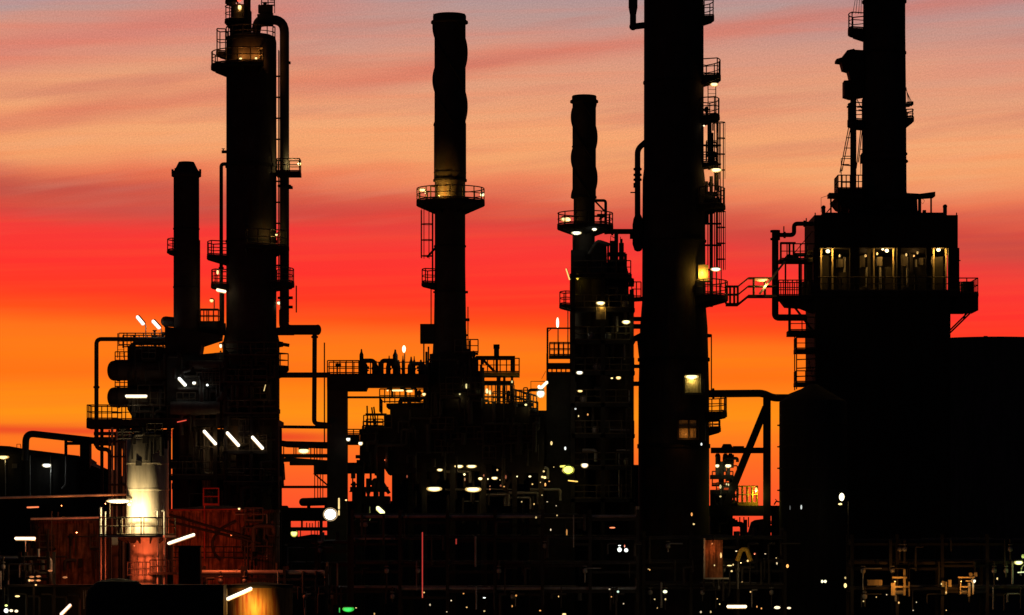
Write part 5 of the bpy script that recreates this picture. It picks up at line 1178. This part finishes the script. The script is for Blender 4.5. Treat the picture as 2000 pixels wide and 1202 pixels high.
# widest column lamps
oval('warm oval lamp under the railed box platform high on the widest column', 1395, 165, 262, -20, 6.4, 3.2, (1, .75, .35), 8, 12, lc=ORG)
oval('warm oval lamp under the small cage platform of the widest column', 1399, 332, 262, -24, 9, 3.4, (1, .8, .38), 8, 22, lc=(1, .55, .15), off=(-4, 10, 0))
globe('pinprick white lamp behind the pipes of the widest column', 1375, 246, 262, -30, 1.8, WARM, 7, 1)
oval('white oval lamp under the long ladder of the widest column', 1398, 526, 262, -24, 8, 3.2, (1, .9, .62), 9, 16, lc=YEL)
globe('golden lamp glowing on the widest column flank above the walkway', 1371, 531, 262, -64, 3, (1, .68, .12), 5, 70, lc=(1, .55, .07), off=(0, 3, 2), hood=False)
t = Thing('wall_panel', 'golden lit cladding panel on the widest column above the walkway', 'panel', 262, 1370, 556, -54)
t.part('panel_sheet', t.g().box(1361, 1380, 522, 553, -54, -52), PANEL); t.part('panel_frame', t.g().box(1358, 1384, 553, 556, -58, -50), STEEL)
oval('amber box lamp on the stepped walkway railing', 1487, 546, 268, -16, 11, 3.2, (1, .42, .10), 2.2, 52, lc=(1, .5, .12), off=(6, 12, -6))
for (u, v, u0, u1, v0, v1, lb, lb2, E, cc) in ((1351, 736, 1334, 1366, 734, 771, 'bright yellow lamp over the corrugated panel low on the widest column', 'corrugated panel lit yellow low on the widest column', 39, (1, .72, .2)), (1340, 846, 1322, 1358, 824, 858, 'amber lamp before the lower lit panel of the widest column', 'lower amber lit panel on the widest column', 22, (1, .36, .07))):
    t = Thing('wall_panel', lb2, 'panel', 262, (u0 + u1) / 2, v1, -76)
    g = t.g()
    n_ = int((u1 - u0) / 2.6)
    for i in range(n_): g.tube([(u0 + 1.3 + i * 2.6, v0, -76), (u0 + 1.3 + i * 2.6, v1, -76)], 1.5, 6)
    t.part('panel_sheet', g, PANEL)
    g = t.g(); g.box(u0 - 3, u0 - 1, v0 - 4, v1 + 4, -80, -72).box(u1 + 1, u1 + 3, v0 - 4, v1 + 4, -80, -72).box(u0 - 1, u1 + 1, v1, v1 + 4, -80, -72)
    if v0 > 800: g.box(u0 - 1, u1 + 1, 836, 840, -81, -77).box(1339, 1341, v0, v1, -81, -77)
    t.part('panel_frame', g, STEEL)
    if v0 < 800: oval(lb, u, v, 262, -84, 11, 3.6, (1, .9, .4), 8, E, lc=cc, off=(0, 7, 1))
    else: globe(lb, u, v + 2, 262, -92, 1.2, cc, 2, E, lc=cc, hood=False, off=(0, 0, 2))
t = Thing('lamp_post', 'slim galvanised post catching the light beside the lower lit panel', 'post', 262, 1373, 864, -60)
t.part('post_tube', t.g().tube([(1374, 864, -60), (1374, 830, -60)], 1.3, 6).tube([(1371, 744, -74), (1371, 770, -74)], 1.2, 6), GALV)
# trestle lamps
oval('small cream lamp on the valve station, alone', 1401, 910, 264, -14, 3.4, 3, (1, .9, .5), 7, 5)
oval('wider cream lamp on the valve station cabinet', 1422, 910, 264, -14, 5.4, 3.2, (1, .9, .5), 7, 7)
for (u, v, a, b, lb) in ((1407, 951, 2.2, 4.6, 'upright cream lamp under the valve station deck'), (1419, 946, 1.4, 2.4, 'tiny cream lamp under the valve station deck, first'), (1423, 947, 1.4, 2.4, 'tiny cream lamp under the valve station deck, second')):
    oval(lb, u, v, 264, -14, a, b, (1, .85, .4), 6, 2, hood=False)
oval('golden lamp on the corner of the caged platform', 1477, 957, 264, -16, 2.6, 5, (1, .75, .15), 7, 44, lc=(1, .75, .12), off=(-2, 8, -6), hood=False)
# boiler deck
for (u, v, r, lb, E) in ((1617, 491, 4.2, 'round lamp on the boiler deck, farthest from the balcony', 105), (1732, 490, 4, 'round lamp in the middle of the boiler deck', 105), (1833, 488, 4.2, 'round lamp on the boiler deck, closest to the balcony', 105), (1724, 487, 2.6, 'smaller lamp touching the middle boiler deck lamp', 8)):
    globe(lb, u, v, 270, -70, r, (1, .85, .5), 8, E, lc=(1, .52, .10), off=(0, 4, -14), hood=False)
globe('amber lamp deep inside the boiler deck between burner boxes', 1785, 500, 270, 10, 2.2, ORG, 5, 38, lc=(1, .5, .15), hood=False)
globe('amber lamp deep inside the boiler deck near its first posts', 1692, 500, 270, 10, 2.2, ORG, 5, 30, lc=(1, .55, .2), hood=False)
lamp('flame bright lamp on a thin pole against the black boiler house', 1644, 971, 258, -150, 'oval', 5.2, 8.5, 0, (1, .88, .55), 10, 4, hood=False, pole=[(1642, 1060), (1642, 982)])
oval('small bulb under the flame bright lamp', 1641, 985, 258, -148, 4, 2, YEL, 7, 1, hood=False)
oval('narrow lit post made to glow white on the dark upright tank', 1565, 991, 250, -90, 1.6, 5, COOL, 5, 1.5, hood=False)  # a post catching light, drawn with a glow of its own
oval('dim narrow lamp at the upright tank edge', 1543, 992, 250, -90, 1, 5, COOL, 1, .5, hood=False)
for nm_, ps, bs, lu, E_, extra in (('amber lit pump frame standing before the black boiler house', ((1733, 1741, 1138, 1162), (1757, 1761, 1112, 1162), (1767, 1769, 1136, 1164)), ((1735, 1763, 1126, 1129.5), (1740, 1768, 1144, 1147)), 1749, 34, (1688, 1716, 1132, 1143)), ('amber lit valve frame at the far end of the dark rack', ((1831, 1836, 1134, 1146), (1838, 1841, 1136, 1160), (1882, 1886, 1138, 1164), (1890, 1893, 1128, 1160), (1866, 1868, 1138, 1160)), ((1862, 1894, 1126, 1129), (1876, 1892, 1133, 1135.5), (1868, 1882, 1144, 1147)), 1878, 34, (1844, 1850, 1132, 1146))):
    t = Thing('pump_frame', nm_, 'frame', 236, lu, None, -62)
    for (a, b, c0, d0) in ps: t.part('post', t.g().box(a, b, c0, d0, -64, -58), PANEL)
    for (a, b, c0, d0) in bs: t.part('beam', t.g().box(a, b, c0, d0, -68, -64.2), PANEL)
    t.part('pump_body', t.g().box(extra[0], extra[1], extra[2], extra[3], -62, -50), PANEL)
    t.part('pump_body', t.g().tube([(lu - 8, 1156, -50), (lu + 10, 1156, -50)], 5, 12), GALV)
    if lu > 1800:
        for q in (1884, 1893): t.part('gauge_box', t.g().box(q, q + 6, 1118, 1126, -66, -60), PANEL)
    globe('amber bulb inside the ' + nm_.split(' ', 2)[2], lu - 1, 1136, 236, -78, 1.5, (1, .5, .14), 5, 46, lc=(1, .38, .07), hood=False, off=(0, 3, -10))
globe('cream lamp at the end of the far lit bracket', 1902, 1135, 236, -62, 3.6, (1, .95, .75), 7, 5)
oval('greenish lamp on a bracket at the picture edge', 1990, 1099, 236, -64, 7, 3.6, (.85, 1, .45), 7, 14, lc=LIME, pole=[(1984, 1124), (1986, 1108), (1992, 1102)])
tube('pale green strip lamp at the picture edge', 1996, 1118, 236, -64, 8, 4, 1.2, (.9, 1, .55), 3, 4, hood=False)
oval('square green lamp above the bracket at the picture edge', 1998, 1087, 236, -64, 3, 4.4, (.7, .9, .2), 2, 2, hood=False)

r2_ = random.Random(17)
for (lb, gp, D_, w_, spots) in (
    ('pinprick amber lamp in the dark rack under the trestle', 'pinprick lamps under the trestle', 236, -64, [(r2_.uniform(1262, 1528), r2_.uniform(1062, 1196)) for _ in range(20)]),
    ('pinprick amber lamp in the dark rack before the boiler house', 'pinprick lamps before the boiler house', 236, -64, [(r2_.uniform(1670, 1990), r2_.uniform(1110, 1196)) for _ in range(10)]),
    ('pinprick amber lamp in the black rack below the furnace', 'pinprick lamps below the furnace', 236, -64, [(r2_.uniform(690, 1240), r2_.uniform(1150, 1200)) for _ in range(14)]),
    ('pinprick warm lamp among the lines under the furnace floor', 'pinprick lamps under the furnace', 256, -84, [(r2_.uniform(960, 1110), r2_.uniform(905, 1060)) for _ in range(16)])):
    for (u, v) in spots:
        oval(lb, u, v, D_, w_, r2_.uniform(.9, 1.9), r2_.uniform(.9, 2.6), r2_.choice((YEL, ORG, (1, .6, .2), YEL, WARM)), 6, 2.2, hood=False, group=gp)
for i, (u, v) in enumerate(((1690, 500), (1713, 496), (1770, 498), (1792, 494), (1816, 500), (1640, 500))):
    oval('small amber lamp among the burner boxes of the lit boiler deck', u, v, 270, -66, 2, 3.4, (1, .62, .2), 6, 6, lc=(1, .5, .12), hood=False, group='burner lamps on the boiler deck')
